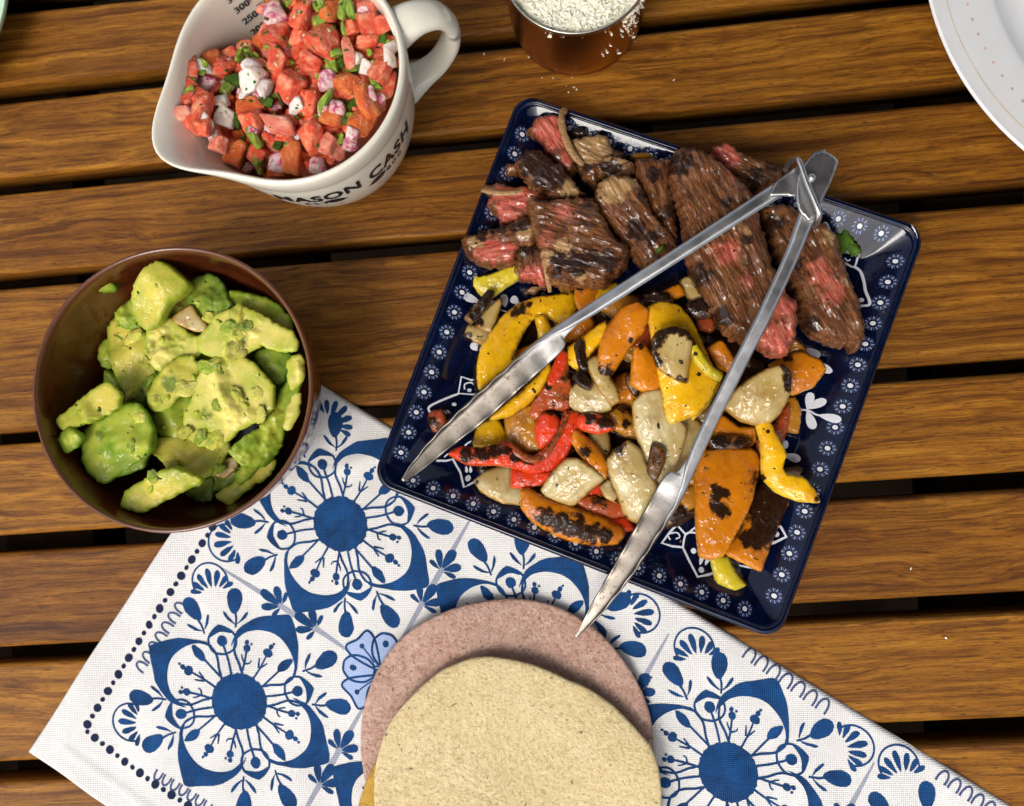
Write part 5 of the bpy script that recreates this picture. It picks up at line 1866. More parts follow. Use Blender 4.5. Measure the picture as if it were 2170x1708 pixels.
# loose herbs
slab('coriander_leaf', cr('C', pairs('1470 608 1492 618 1488 640 1512 645 1508 672 1498 690 1530 712 1528 738 1550 742 1560 770 1582 790 1578 815 1556 808 1562 832 1548 842 1532 818 1525 838 1505 838 1498 806 1480 786 1474 806 1456 822 1448 806 1432 822 1414 812 1424 786 1400 782 1388 762 1412 748 1392 730 1388 704 1410 706 1398 684 1418 672 1440 690 1446 664 1428 656 1438 632 1458 640')), 1.25, .07, M['leafg'],
     dome=.22, fib=60, amp=.0007, soft=2, corner=1.0, rag=.0001, res=.0006, tilt=(.1, .05), label='green coriander leaf lying on the blue glaze right of the steak', cat='herb')
slab('scallion_bit', cr('B', pairs('1725 1260 1775 1212 1805 1222 1795 1250 1740 1292')), 3.75, .2, M['leafg'], dome=.1, label='small green scallion bit on the steak above the tongs', cat='herb')
slab('mushroom_slice', cr('B', pairs('1505 545 1520 505 1580 485 1660 488 1715 520 1730 555 1660 575 1560 572')), 1.1, .5, M['amber'], dome=.5, label='round brown onion end behind the steak on the lilac reflection', cat='onion')

# ------------------------------------------------------------------ loose bits lying on the food
from mathutils.bvhtree import BVHTree


def drop_tree(prefixes):
    vv, ff = [], []
    for o in COL.objects:
        if o.type == 'MESH' and o.name.split('.')[0] in prefixes:
            mw = o.matrix_basis if o.parent is None else o.parent.matrix_basis @ o.matrix_parent_inverse @ o.matrix_basis
            b = len(vv)
            vv.extend([mw @ q.co for q in o.data.vertices])
            ff.extend([tuple(i + b for i in p.vertices) for p in o.data.polygons])
    return BVHTree.FromPolygons(vv, ff)


def scatter(tree, n, poly, size, rs, name, mat, label, cat, keep=None, flat=.5, stretch=2.0):
    cv, cf = [], []
    P0 = np.array(poly)
    mn, mx = P0.min(0), P0.max(0)
    k = 0
    while k < n:
        x, y = rs.uniform(mn[0], mx[0]), rs.uniform(mn[1], mx[1])
        if not inside_dist(P0, np.array([[x, y]]))[0][0]: continue
        k += 1
        w = P(x, y, .03)
        hit = tree.ray_cast(Vector((w[0], w[1], .30)), Vector((0, 0, -1)))
        if hit[0] is None: continue
        sz = size * rs.uniform(.4, 1.3)
        bm = bmesh.new()
        bmesh.ops.create_icosphere(bm, subdivisions=1, radius=sz / 2)
        a = rs.rand() * 6.28
        e1 = Vector((math.cos(a), math.sin(a), 0)); nn = hit[1]
        if nn.z < 0: nn = -nn
        e1 = (e1 - nn * e1.dot(nn)).normalized(); e2 = nn.cross(e1)
        st = rs.uniform(1, stretch)
        b = len(cv)
        for q in bm.verts:
            c = q.co * (1 + .35 * rs.normal() * .5)
            cv.append(hit[0] + e1 * c.x * st + e2 * c.y + nn * (c.z * flat))
        cf.extend([tuple(v_.index + b for v_ in p.verts) for p in bm.faces])
        bm.free()
    o = add_mesh(name, cv, cf, mat)
    return tag(o, label, cat, kind='stuff')


_t = drop_tree({'pepper_strip', 'onion_piece', 'steak_slice', 'body'})
_veg_area = [(990, 590), (1180, 620), (1400, 640), (1560, 700), (1720, 760), (1700, 960), (1720, 1060), (1600, 1190), (1480, 1160), (1300, 1140), (1120, 1080), (960, 960), (1000, 760)]
_meat_area = [(1130, 250), (1400, 300), (1600, 350), (1700, 440), (1800, 690), (1640, 740), (1480, 600), (1250, 580), (1010, 550), (1040, 400)]
scatter(_t, 80, _veg_area, .0008, np.random.RandomState(4), 'herb_flecks', M['dherb'], 'tiny dark flecks of herb and pepper on the peppers and onions', 'herbs', flat=.4)
scatter(_t, 120, _meat_area, .0010, np.random.RandomState(5), 'pepper_flecks', M['ink'], 'tiny black flecks of pepper on the steak', 'pepper', flat=.5)
scatter(_t, 22, _veg_area, .0016, np.random.RandomState(8), 'burnt_flecks', M['onion_c'], 'small burnt flakes clinging to the peppers and onions', 'flakes', flat=.3)

# ------------------------------------------------------------------ avocado
_bi = np.array([p for p in pd_bowl[len(pd_bowl) // 2:] if p[1] > .009])[::-1]
_bi = _bi[np.argsort(_bi[:, 1])]


def bowl_in(z):
    return float(np.interp(z, _bi[:, 1], _bi[:, 0]))


GA = 'avocado chunks in the brown bowl'
AVL = []


def avo(pts, z, th, mat, label, dome=.45, fib=0, tilt=(0, 0), amp=.0010, rag=.0010, name='avocado_chunk', cat='avocado', char=(), **kw):
    c_ = [(*cr('F', [(s[0], s[1])])[0], s[2] * .397, *(s[3:])) for s in char]
    # lift the piece until it lies inside the bowl's wall
    z = 2.6 + (z - 1.5) * .72
    q = cr('F', pairs(pts))
    while z < 5.6 and max(np.hypot(*(P(x, y, z * CM) - BC)) - bowl_in(z * CM) for x, y in q) > -.0015: z += .1
    AVL.append((*np.array(cr('F', pairs(pts))).mean(0), label))
    return slab(name, cr('F', pairs(pts)), z, th, M[mat], dome=dome, fib=fib, tilt=tilt, amp=amp, nsc=((2.4, 3.0) if amp >= .0015 else (1.0, 1.4)), rag=rag, res=.0010, lump=1.8, grow=.13, facet=kw.pop('facet', th * .42), char=c_, w=kw.pop('w', .28), label=label, cat=cat, group=GA, **kw)


avo('330 1240 420 1090 560 1040 700 1080 640 1280 470 1330', 1.5, 1.0, 'avo_d', 'dark avocado piece lowest at the left under the flat green one')
avo('480 760 640 880 800 900 900 1050 760 1180 600 1000 480 900', 1.8, 1.2, 'avo_d', 'dark avocado piece under the middle of the heap')
avo('780 1180 1000 1200 1180 1180 1300 1240 1150 1380 950 1400 820 1340', 1.6, 1.2, 'avo_d', 'dark avocado piece under the front of the heap')
avo('760 480 980 500 1250 560 1420 620 1400 900 1150 1000 900 900 760 760', 2.6, 1.6, 'avo_d', 'large dark avocado piece buried under the mashed heap')
avo('600 392 640 312 700 240 762 203 802 220 884 302 852 352 782 402 722 502 662 542 620 482', 2.6, 1.6, 'avo', 'smooth avocado wedge standing highest at the back of the bowl', fib=-50, amp=.0003, rag=.0003, dome=.9, tilt=(-.1, .1), facet=.8)
avo('1130 352 1250 372 1352 412 1432 502 1422 572 1302 502 1160 432', 3.4, 1.0, 'avo_g', 'green avocado piece at the back right by the bowl rim', fib=25)
avo('780 420 840 380 900 380 905 440 830 480 780 470', 3.2, .9, 'avo', 'small yellow avocado corner behind the dark green lump')
avo('885 332 932 280 1012 263 1062 302 1102 372 1132 422 1062 472 992 532 932 472 890 422', 3.9, 1.1, 'avo_d', 'dark green avocado lump at the back of the bowl', fib=40, amp=.0015, char=[(1030, 380, 90, .7)])
avo('812 492 902 430 932 472 987 542 930 548', 4.2, .35, 'onion_w', 'white onion chip in front of the dark green lump', name='onion_chip', cat='onion', dome=.15, fib=30, amp=.0003, rag=.0003)
avo('430 630 470 610 480 740 440 740 418 690', 2.4, .8, 'avo_g', 'small green avocado bit left of the tall wedge')
avo('460 532 520 472 602 428 642 522 692 642 712 742 692 892 622 922 562 882 502 782 472 652', 3.0, 1.6, 'avo', 'tall avocado wedge with a pale ridge on the left of the heap', fib=70, amp=.0004, rag=.0004, dome=1.0, tilt=(.12, 0), char=[(600, 765, 26, .5)])
avo('510 470 580 400 630 430 640 500 590 540 530 520', 4.3, .7, 'avo_g', 'clump of green mash on top of the tall wedge', amp=.0018, char=[(570, 470, 40, .6)])
avo('680 562 722 497 802 500 872 562 942 602 942 682 880 692 802 722 742 772 702 702 662 652', 3.9, 1.3, 'avo_p', 'bruised brownish avocado piece right of the tall wedge', amp=.0016, char=[(700, 640, 50, .6), (900, 600, 35, .6)])
avo('1250 692 1332 650 1432 692 1402 802 1352 832', 3.5, .9, 'avo_d', 'dark green bit between the two mashed pieces at the right')
avo('950 602 1002 542 1062 470 1182 438 1282 480 1382 542 1442 562 1464 652 1382 654 1282 622 1242 642 1162 682 1062 692 960 662', 4.6, 1.3, 'avo_p', 'long pale mashed avocado piece at the right under the rim', fib=10, amp=.0017, char=[(1120, 640, 35, .8), (1190, 610, 30, .8)])
avo('690 882 742 792 802 722 902 698 952 762 902 852 832 902 792 952 742 977 690 962', 4.3, 1.0, 'avo', 'scooped avocado piece with a dark green hollow in the centre', fib=-50, char=[(800, 840, 55, 1.2)])
avo('710 1032 762 962 862 890 922 930 882 1012 872 1092 822 1132 752 1122', 3.3, 1.2, 'avo_g', 'deep green smooth avocado piece in the centre', fib=-40, amp=.0005, char=[(800, 1020, 60, .5)])
avo('880 1002 932 902 920 852 982 762 1052 690 1152 690 1252 752 1332 852 1332 962 1252 1032 1152 1082 1062 1162 950 1162 880 1102', 4.5, 1.5, 'avo_p', 'largest pale mashed avocado piece in the middle right of the bowl', fib=-60, amp=.0015, dome=.8, char=[(990, 1010, 45, .8), (1290, 950, 40, .5), (1180, 890, 30, .6)])
avo('200 1032 282 962 382 880 472 840 522 902 502 962 402 1022 302 1052 230 1082', 2.2, 1.1, 'avo', 'avocado strip at the far left with a brown line', fib=-30, char=[(330, 975, 35, .35)])
avo('205 1132 262 1080 322 1112 292 1162 240 1197', 1.6, .8, 'avo_g', 'smallest avocado cube at the far left of the bowl')
avo('335 1112 402 1052 482 1002 562 955 632 962 692 1062 702 1182 622 1242 542 1292 442 1362 370 1312 332 1232', 2.5, 1.2, 'avo_g', 'broad flat green avocado piece at the lower left', fib=-40, dome=.5, char=[(425, 1110, 30, .9)])
avo('1130 1202 1202 1132 1282 1080 1332 1002 1382 902 1432 822 1484 832 1442 952 1392 1082 1372 1182 1292 1272 1202 1272', 3.6, 1.1, 'avo_g', 'rough green mashed piece along the right side of the bowl', fib=-55, amp=.0017, char=[(1260, 1150, 45, .7)])
avo('1430 722 1490 690 1502 802 1442 862', 4.6, .7, 'avo_p', 'small mash smear against the right wall of the bowl', amp=.0016)
avo('1440 900 1482 895 1470 1010 1420 1080 1400 1060', 3.6, .6, 'avo_p', 'thin pale avocado edge against the right wall of the bowl')
avo('700 1182 762 1130 882 1120 1082 1120 1102 1182 1052 1262 982 1332 902 1322 802 1272', 3.2, 1.1, 'avo', 'flat avocado piece with a green lower rim in the lower centre', fib=-10, char=[(980, 1320, 60, .5)])
avo('1030 1312 1072 1250 1142 1240 1132 1292 1080 1332', 2.6, .4, 'onion_w', 'pale onion sliver at the front right of the bowl', name='onion_chip', cat='onion', dome=.1, amp=.0003)
avo('870 1402 1022 1340 1012 1452 940 1452', 1.6, .9, 'avo_d', 'dark avocado bit at the front of the bowl')
avo('545 1492 560 1422 642 1372 742 1322 832 1290 962 1352 882 1392 762 1452 642 1512', 1.9, 1.2, 'avo', 'long yellow avocado strip lying lowest at the front of the bowl', fib=-25, dome=.4, amp=.0005, char=[(690, 1400, 35, .4)])
avo('1050 1432 1132 1380 1252 1290 1352 1250 1322 1312 1202 1402 1110 1472', 2.3, .9, 'avo', 'yellow avocado stick at the front right against the bowl wall', fib=-35, amp=.0005)
avo('1150 1330 1210 1250 1290 1240 1220 1330 1170 1370', 2.5, .6, 'avo_g', 'green mash between the two front right pieces', amp=.0016)
avo('410 330 440 300 478 308 482 325 430 338', 3.9, .14, 'avo_g', 'little smear of avocado on the bowl wall at the upper left', dome=.05, tilt=(-.9, .9), rag=.0005)

_t = drop_tree({'avocado_chunk'})


def lump_mesh(mat, seed):
    bm = bmesh.new()
    bmesh.ops.create_icosphere(bm, subdivisions=3, radius=1.0)
    for q in bm.verts:
        c = q.co
        q.co = c * (1 + .45 * fnoise(c.x * 1.1 + seed, c.y * 1.1, c.z) + .28 * fnoise(c.x * 2.6, c.y * 2.6 + seed, c.z * 2.6) + .12 * fnoise(c.x * 6 + seed, c.y * 6, c.z * 6))
    me = bpy.data.meshes.new('avocado_bit')
    bm.to_mesh(me); bm.free()
    me.materials.append(mat)
    me.polygons.foreach_set('use_smooth', [True] * len(me.polygons))
    return me


_lm = [lump_mesh(M[m], 3.7 * k) for k, m in enumerate(('bit_p', 'bit_y', 'bit_g', 'bit_p', 'bit_y', 'bit_g', 'bit_p'))]
rl = np.random.RandomState(31)
_seen = set()
for k in range(64):
    x, y = rl.uniform(120, 620), rl.uniform(560, 1080)
    w = P(x, y, .045)
    if np.hypot(*(w - BC)) > .050: continue
    hit = _t.ray_cast(Vector((w[0], w[1], .30)), Vector((0, 0, -1)))
    if hit[0] is None or hit[0].z < .03: continue
    d_ = sorted((np.hypot(x - a, y - b), l) for a, b, l in AVL)
    lb = None
    for dd, l in d_[:4]:
        for wd in ('small avocado bit lying on the', 'second small avocado bit on the'):
            c_ = ' '.join((wd + ' ' + l).split()[:15])
            if c_ not in _seen: lb = c_; break
        if lb: break
    if not lb: continue
    _seen.add(lb)
    o = bpy.data.objects.new('avocado_bit', _lm[rl.randint(len(_lm))])
    COL.objects.link(o)
    sc_ = rl.uniform(.0020, .0042)
    o.scale = (sc_ * rl.uniform(1.0, 1.9), sc_ * 1.15, sc_ * rl.uniform(.40, .65))
    o.location = hit[0] + Vector((0, 0, -sc_ * .18))
    o.rotation_euler = (rl.uniform(-.4, .4), rl.uniform(-.4, .4), rl.rand() * 6.28)
    tag(o, lb, 'avocado', GA)
scatter(_t, 45, [(105, 900), (180, 830), (215, 700), (330, 580), (520, 620), (600, 720), (610, 860), (560, 960), (480, 1050), (300, 1060), (180, 990)], .0024, np.random.RandomState(12), 'avocado_mash', M['avo_p'],
        'soft crumbs of mashed avocado clinging to the chunks in the bowl', 'avocado', flat=.55)
scatter(_t, 45, [(105, 900), (215, 700), (330, 580), (520, 620), (610, 860), (480, 1050), (300, 1060), (180, 990)], .0014, np.random.RandomState(13), 'coriander_flecks', M['leafg'],
        'tiny green flecks of coriander over the avocado', 'herbs', flat=.4)
# ------------------------------------------------------------------ salsa
GT = 'chopped pieces of salsa in the jug'
rq = np.random.RandomState(21)


def dice_mesh(name, mat, kind, seed):
    """a chopped chunk: a rounded solid cut by jittered planes"""
    r_ = np.random.RandomState(seed)
    bm = bmesh.new()
    bmesh.ops.create_icosphere(bm, subdivisions=4, radius=1.0)
    pn = [(1, 0, 0), (-1, 0, 0), (0, 1, 0), (0, -1, 0), (0, 0, 1), (0, 0, -1)]
    pl_ = []
    for q in pn:
        v = np.array(q, float) + r_.normal(size=3) * .26
        pl_.append((v / np.linalg.norm(v), r_.uniform(.74, 1.0)))
    for _ in range(3):
        v = r_.normal(size=3); v /= np.linalg.norm(v)
        pl_.append((v, r_.uniform(.85, 1.15)))
    Nn = np.array([p[0] for p in pl_]); Dn = np.array([p[1] for p in pl_])
    sd = r_.rand() * 40
    for v in bm.verts:
        s = np.array(v.co)
        k = np.maximum(Nn @ s, 0) / Dn
        r = (np.sum(k ** 13)) ** (-1 / 13.)
        q = s * min(r, 1.45)
        if kind == 'shell': q[2] -= .22 * q[0] ** 2
        v.co = q * (1 + .05 * fnoise(*(q * 1.3 + sd)) + .045 * fnoise(*(q * 3.3 + sd)))
    me = bpy.data.meshes.new(name)
    bm.to_mesh(me); bm.free()
    me.materials.append(mat)
    me.polygons.foreach_set('use_smooth', [True] * len(me.polygons))
    return me


MS = {
    'tomato': [dice_mesh('tomato_dice', M['tomato'], 'dice', 100 + k) for k in range(7)],
    'otomato': [dice_mesh('tomato_dice', M['tomato_o'], 'dice', 130 + k) for k in range(4)],
    'ptomato': [dice_mesh('tomato_dice', M['tomato_p'], 'dice', 140 + k) for k in range(4)],
    'onion': [dice_mesh('onion_dice', M['ronion'], 'shell', 150 + k) for k in range(5)],
    'ponion': [dice_mesh('onion_dice', M['ponion'], 'shell', 160 + k) for k in range(4)],
    'chili': [dice_mesh('chili_bit', M['herb'], 'dice', 170 + k) for k in range(4)],
    'leaf': [dice_mesh('coriander_bit', M['dherb'], 'dice', 180 + k) for k in range(3)],
}
NM = {'tomato': ('tomato_dice', 'tomato'), 'otomato': ('tomato_dice', 'tomato'), 'ptomato': ('tomato_dice', 'tomato'), 'onion': ('onion_dice', 'onion'), 'ponion': ('onion_dice', 'onion'), 'chili': ('chili_bit', 'chili'), 'leaf': ('coriander_bit', 'herb')}
placed = []


def pile_z(ax, ay):
    """height of the heap (cm) for a point in crop A"""
    t = (ax * .80 - ay * .60)            # rises towards the handle
    return 6.2 + 1.3 * max(0, min(1, (t + 150) / 1150))


def die(kind, ax, ay, sa, label, asp=(1, 1, .8), rz=None, dz=0.0, tilt=.45):
    """one cut piece at crop A point; sa = its size in crop pixels"""
    z = (pile_z(ax, ay) + dz) * CM
    h0 = sa * .3255 / 48.0 * CM / 2
    x, y = P(*cr('A', [(ax, ay)])[0], z)
    while z < .076:                    # lift it until it lies inside the jug's wall
        x, y = P(*cr('A', [(ax, ay)])[0], z)
        if np.hypot(x - JC[0], y - JC[1]) + h0 * min(asp[0], asp[1]) * .7 < in_r(z): break
        z += .0012
    me = MS[kind][rq.randint(len(MS[kind]))]
    o = bpy.data.objects.new(NM[kind][0], me)
    COL.objects.link(o)
    h = h0 * 1.06
    o.scale = (h * asp[0], h * asp[1], h * asp[2])
    o.location = (x, y, z)
    o.rotation_euler = (rq.uniform(-tilt, tilt), rq.uniform(-tilt, tilt), math.radians(-rz) if rz is not None else rq.rand() * 6.28)
    tag(o, label, NM[kind][1], GT)
    placed.append((ax, ay, sa))
    return o


KEY = [
    ('tomato', 1090, 110, 165, 'tall red tomato piece with a yellow lower edge at the top of the salsa', (.9, 1.15, 1), 15, .5),
    ('tomato', 1258, 268, 205, 'largest tomato piece in the salsa, yellow streak down its face', (1.0, 1.0, 1), 35, .5),
    ('tomato', 930, 215, 190, 'broad soft red tomato piece left of the largest one', (1.1, .9, .8), 20, .1),
    ('tomato', 1170, 425, 165, 'tomato piece with a magenta onion fleck in the centre of the salsa', (1.1, .85, .8), 12, .3),
    ('tomato', 1010, 560, 190, 'big flat tomato piece in the middle, left of the purple onion', (.95, 1.05, .8), 40, .3),
    ('tomato', 1140, 670, 170, 'tomato piece right below the purple edged onion', (.8, 1.2, .8), 10, 0),
    ('ptomato', 955, 810, 230, 'long pinkish tomato piece lying flat near the front of the salsa', (1.1, .55, .7), 4, .3),
    ('tomato', 1165, 880, 205, 'smooth rounded red tomato piece at the front of the salsa', (1.0, .82, .9), -32, .4),
    ('otomato', 660, 1010, 150, 'orange tomato cube nearest the spout at the front', (1.0, 1.1, .9), 10, .3),
    ('otomato', 1033, 1045, 165, 'rounded orange tomato piece against the front rim', (.8, 1.25, .9), 0, .3),
    ('otomato', 1395, 540, 160, 'dull orange tomato square right of the purple edged onion', (.95, .9, .7), 25, .1),
    ('otomato', 1525, 650, 190, 'tapering orange tomato wedge near the right rim', (.6, 1.25, .8), -25, .3),
    ('tomato', 430, 755, 210, 'orange red tomato wedge resting on the wall by the spout', (.62, 1.25, .8), 18, .3),
    ('tomato', 560, 440, 190, 'dark pink tomato piece at the back left against the jug wall', (1.0, .8, .8), 30, .1),
    ('tomato', 950, 410, 180, 'red tomato piece right of the white onion cluster', (.8, 1.05, .8), 20, .1),
    ('tomato', 760, 790, 170, 'pink tomato square with a magenta corner at the lower left', (.9, .9, .8), 0, .2),
    ('otomato', 750, 690, 170, 'flat orange tomato piece between two white onions at the left', (1.1, .6, .6), -8, .2),
    ('otomato', 1490, 800, 170, 'orange tomato piece right of the white radish like onion cube', (.8, 1.0, .8), 20, 0),
    ('tomato', 1600, 460, 160, 'tomato piece tucked under the right rim', (.9, .9, .8), 30, .2),
    ('tomato', 1520, 150, 150, 'tomato square beside the green chilies at the top right', (.9, 1.05, .8), -15, .3),
    ('tomato', 1425, 175, 110, 'smaller tomato square left of the one under the handle', (.9, .9, .8), -15, .2),
    ('tomato', 1520, 270, 150, 'darker tomato piece below the top right squares', (1.2, .6, .7), 5, -.1),
    ('ptomato', 1400, 330, 150, 'pink streaked tomato strip hanging right of the largest piece', (.6, 1.3, .8), -15, .3),
    ('tomato', 1100, 240, 150, 'tomato piece wedged left of the largest one', (.9, .9, .8), 15, .1),
    ('otomato', 1280, 75, 130, 'orange tomato piece behind the green chilies', (.8, 1.1, .8), 5, .2),
    ('tomato', 980, 890, 130, 'small red tomato piece under the long pinkish one', (1.1, .6, .7), 5, 0),
    ('tomato', 800, 1000, 150, 'shaded tomato piece at the front left', (.9, .9, .8), 30, -.1),
    ('otomato', 930, 1100, 130, 'orange tomato piece at the front holding a purple onion', (.9, .9, .8), 5, .0),
    ('ptomato', 1270, 930, 140, 'pink tomato piece right of the smooth rounded one', (.9, .9, .8), 40, .0),
    ('otomato', 1300, 770, 150, 'pale orange tomato piece below the white flecked onion', (1.1, .8, .8), 30, .1),
    ('onion', 770, 440, 150, 'upper lobe of the big white onion cluster', (.9, .85, .9), 30, .5),
    ('onion', 770, 525, 170, 'lower lobe of the big white onion cluster', (1.0, .85, .9), 10, .5),
    ('onion', 855, 570, 120, 'onion piece hanging right of the big white cluster', (.7, 1.1, .8), 20, .3),
    ('onion', 350, 445, 95, 'white onion piece farthest left against the jug wall', (.8, 1.1, .8), -10, .3),
    ('onion', 440, 435, 110, 'white onion piece second from the left at the back', (1.0, .8, .8), 0, .35),
    ('onion', 572, 660, 100, 'pinkish white onion cube above two larger ones at the left', (1.0, .9, .8), -10, .5),
    ('onion', 600, 770, 135, 'largest white onion cube at the left', (.95, 1.0, .8), 20, .4),
    ('onion', 465, 790, 115, 'white onion cube nearest the spout', (.95, .9, .8), 35, .5),
    ('ponion', 920, 95, 150, 'pink veined onion piece at the top left of the heap', (1.0, .8, .8), -25, .4),
    ('ponion', 1255, 525, 120, 'onion wedge with a deep purple edge in the centre', (.9, 1.05, .8), 15, .5),
    ('ponion', 1425, 865, 105, 'white and pink onion cube near the front right rim', (.9, 1.0, .8), 5, .7),
    ('ponion', 930, 1060, 125, 'purple tinted onion lying on an orange tomato at the front', (.8, 1.0, .6), 20, .5),
    ('ponion', 1320, 700, 110, 'onion piece with magenta centre beside the green strip', (.9, .9, .8), 15, .6),
    ('ponion', 1235, 720, 80, 'small magenta onion bit left of the green strip', (.9, .9, .8), 15, .5),
    ('ponion', 780, 850, 90, 'magenta onion bit at the lower left', (.9, .9, .8), 15, .4),
    ('onion', 1060, 690, 130, 'curled pale onion piece below the big flat tomato', (1.0, .7, .7), -20, .5),
    ('ponion', 1555, 605, 70, 'onion bit with magenta core on the orange wedge', (.6, 1.1, .8), -15, .7),
    ('onion', 1660, 380, 120, 'white onion piece pressed on the right wall', (.55, 1.2, .8), 0, .4),
    ('onion', 1430, 390, 110, 'translucent onion piece right of the centre tomato', (1.0, .7, .7), 10, .3),
    ('ponion', 1500, 80, 90, 'pink onion piece at the top right under the handle', (1.0, .8, .8), 10, .3),
    ('onion', 720, 620, 80, 'small white onion bit in the left of the salsa', (.8, .9, .8), 20, .4),
    ('ponion', 1200, 1075, 110, 'pink onion piece by the front rim', (1.0, .7, .8), -10, .0),
    ('chili', 485, 562, 130, 'bright green chili square at the left', (.75, 1.0, .6), 30, .4),
    ('chili', 695, 350, 110, 'upright green chili sliver at the back', (.3, 1.2, .5), 10, .5),
    ('chili', 755, 355, 95, 'dark green chili piece behind the white cluster', (.45, 1.0, .5), -25, .4),
    ('chili', 1365, 65, 120, 'left one of two green chili pieces at the top', (.5, 1.0, .5), 10, .5),
    ('chili', 1420, 60, 130, 'right one of two green chili pieces at the top', (.4, 1.1, .5), -8, .5),
    ('chili', 1228, 130, 95, 'pale green chili piece left of the pair at the top', (.9, 1.0, .6), 0, .4),
    ('chili', 1220, 30, 100, 'yellow green chili at the very top edge of the picture', (.8, 1.0, .6), 0, .4),
    ('chili', 1255, 655, 190, 'long bright green strip lying across the centre', (.22, 1.1, .4), 36, .8),
    ('chili', 790, 905, 130, 'yellow green chili piece at the lower left', (.5, 1.1, .5), -30, .5),
    ('chili', 1300, 430, 100, 'yellow green chili piece in the centre right', (.7, .9, .6), 0, .3),
    ('chili', 1320, 345, 110, 'thin green rind on the largest tomato', (.9, .35, .5), -20, .8),
    ('chili', 460, 475, 70, 'tiny green chili bit between the white onions at the left', (.5, 1.0, .5), -25, .5),
    ('chili', 385, 610, 100, 'dark green chili piece by the left wall', (.8, .9, .6), 0, .1),
    ('chili', 600, 580, 90, 'green chili piece left of the white cluster', (.8, .9, .6), 20, .2),
    ('chili', 1570, 530, 80, 'olive chili piece under the right rim', (.8, .9, .6), 0, .2),
    ('chili', 1370, 190, 90, 'green chili bit right of the largest tomato', (.4, 1.1, .6), -20, .5),
    ('leaf', 870, 660, 110, 'dark coriander clump left of the curled onion', (1.0, .7, .5), 20, .1),
    ('leaf', 675, 780, 110, 'dark coriander piece behind the largest white cube', (.5, 1.1, .5), 0, .1),
    ('leaf', 1610, 200, 150, 'dark coriander clump under the handle', (.6, 1.2, .5), 0, -.1),
    ('leaf', 970, 240, 75, 'coriander leaf stuck on the broad soft tomato', (.3, 1.0, .2), -30, .6),
    ('leaf', 1185, 950, 50, 'coriander fleck on the smooth rounded tomato', (1.0, .6, .2), 0, .8),
    ('leaf', 1375, 790, 55, 'coriander fleck on the pale orange tomato', (.7, 1.0, .2), 0, .5),
    ('leaf', 940, 940, 70, 'coriander piece under the long pinkish tomato', (.9, .9, .4), 0, .2),
    ('leaf', 955, 640, 90, 'thin coriander stem on the big flat tomato', (.2, 1.2, .3), -20, .6),
]
for k_, ax, ay, sa, lb, asp, rz, dz in KEY:
    die(k_, ax, ay, sa, lb, asp, rz, dz * .55, .35)
PILE = np.array(pairs('365 380 470 375 560 352 640 335 740 320 820 270 840 150 860 60 940 -30 1150 -90 1420 -60 1520 20 1640 170 1700 330 1690 450 1610 690 1470 900 1270 1060 1050 1140 880 1150 720 1085 580 970 470 870 365 790 330 640 325 480'))
zones = lambda x, y: ('at the back under the handle' if x > 1250 and y < 320 else 'near the right rim' if x > 1400 else 'along the front rim' if y > 900 else 'on the spout side' if x < 620 else 'at the top of the heap' if y < 300 else 'in the middle of the heap')
KW = {'tomato': 'small red tomato dice', 'otomato': 'small orange tomato dice', 'ptomato': 'small pink tomato dice', 'onion': 'small white onion dice', 'ponion': 'small purple onion dice', 'chili': 'small green chili bit', 'leaf': 'dark coriander bit'}
used_l = set()


def small_label(kd, x, y):
    for idx in np.argsort([math.hypot(x - k[1], y - k[2]) for k in KEY])[:6]:
        k = KEY[idx]
        dx, dy = x - k[1], y - k[2]
        w = ('right of' if dx > 0 else 'left of') if abs(dx) > abs(dy) else ('just below' if dy > 0 else 'just above')
        base = k[4]
        for cut in (' in the', ' at the', ' on the', ' of the', ' by the', ' near', ' lying', ' under', ' against', ' beside', ' behind', ' with', ' right', ' left'):
            if len((KW[kd] + ' ' + w + ' the ' + base).split()) > 15: base = base.split(cut)[0]
        lb = KW[kd] + ' ' + w + ' the ' + base
        if lb not in used_l:
            used_l.add(lb)
            return lb
    return KW[kd] + ' ' + zones(x, y)


for layer, (cnt, zoff, smin, smax) in enumerate(((95, -.55, 120, 175), (70, -.25, 80, 130), (75, -.05, 40, 75))):
    pts = []
    tries = 0
    while len(pts) < cnt and tries < 6000:
        tries += 1
        x, y = rq.uniform(320, 1710), rq.uniform(-90, 1150)
        if not inside_dist(PILE, np.array([[x, y]]))[0][0]: continue
        md = 92 if layer == 0 else 75 if layer == 1 else 60
        if any((x - a) ** 2 + (y - b) ** 2 < md * md for a, b in pts): continue
        pts.append((x, y))
        u = rq.rand()
        if layer == 0: kd = 'tomato' if u < .62 else 'otomato' if u < .82 else 'ptomato'
        elif layer == 1: kd = 'tomato' if u < .34 else 'otomato' if u < .45 else 'onion' if u < .58 else 'ponion' if u < .68 else 'chili' if u < .88 else 'leaf'
        else: kd = 'chili' if u < .40 else 'onion' if u < .55 else 'leaf' if u < .78 else 'otomato' if u < .9 else 'ponion'
        die(kd, x, y, rq.uniform(smin, smax), small_label(kd, x, y), (1, rq.uniform(.6, 1.1), rq.uniform(.5, .9)), None, zoff + rq.uniform(-.1, .1), .6)
_t = drop_tree({'tomato_dice', 'onion_dice', 'chili_bit'})
scatter(_t, 120, cr('A', [(400, 420), (800, 330), (880, 80), (1450, 10), (1640, 300), (1600, 620), (1250, 1000), (900, 1100), (560, 900), (360, 700)]), .0016, np.random.RandomState(14), 'coriander_flecks', M['leafg'],
        'tiny green flecks of coriander through the salsa', 'herbs', flat=.35)
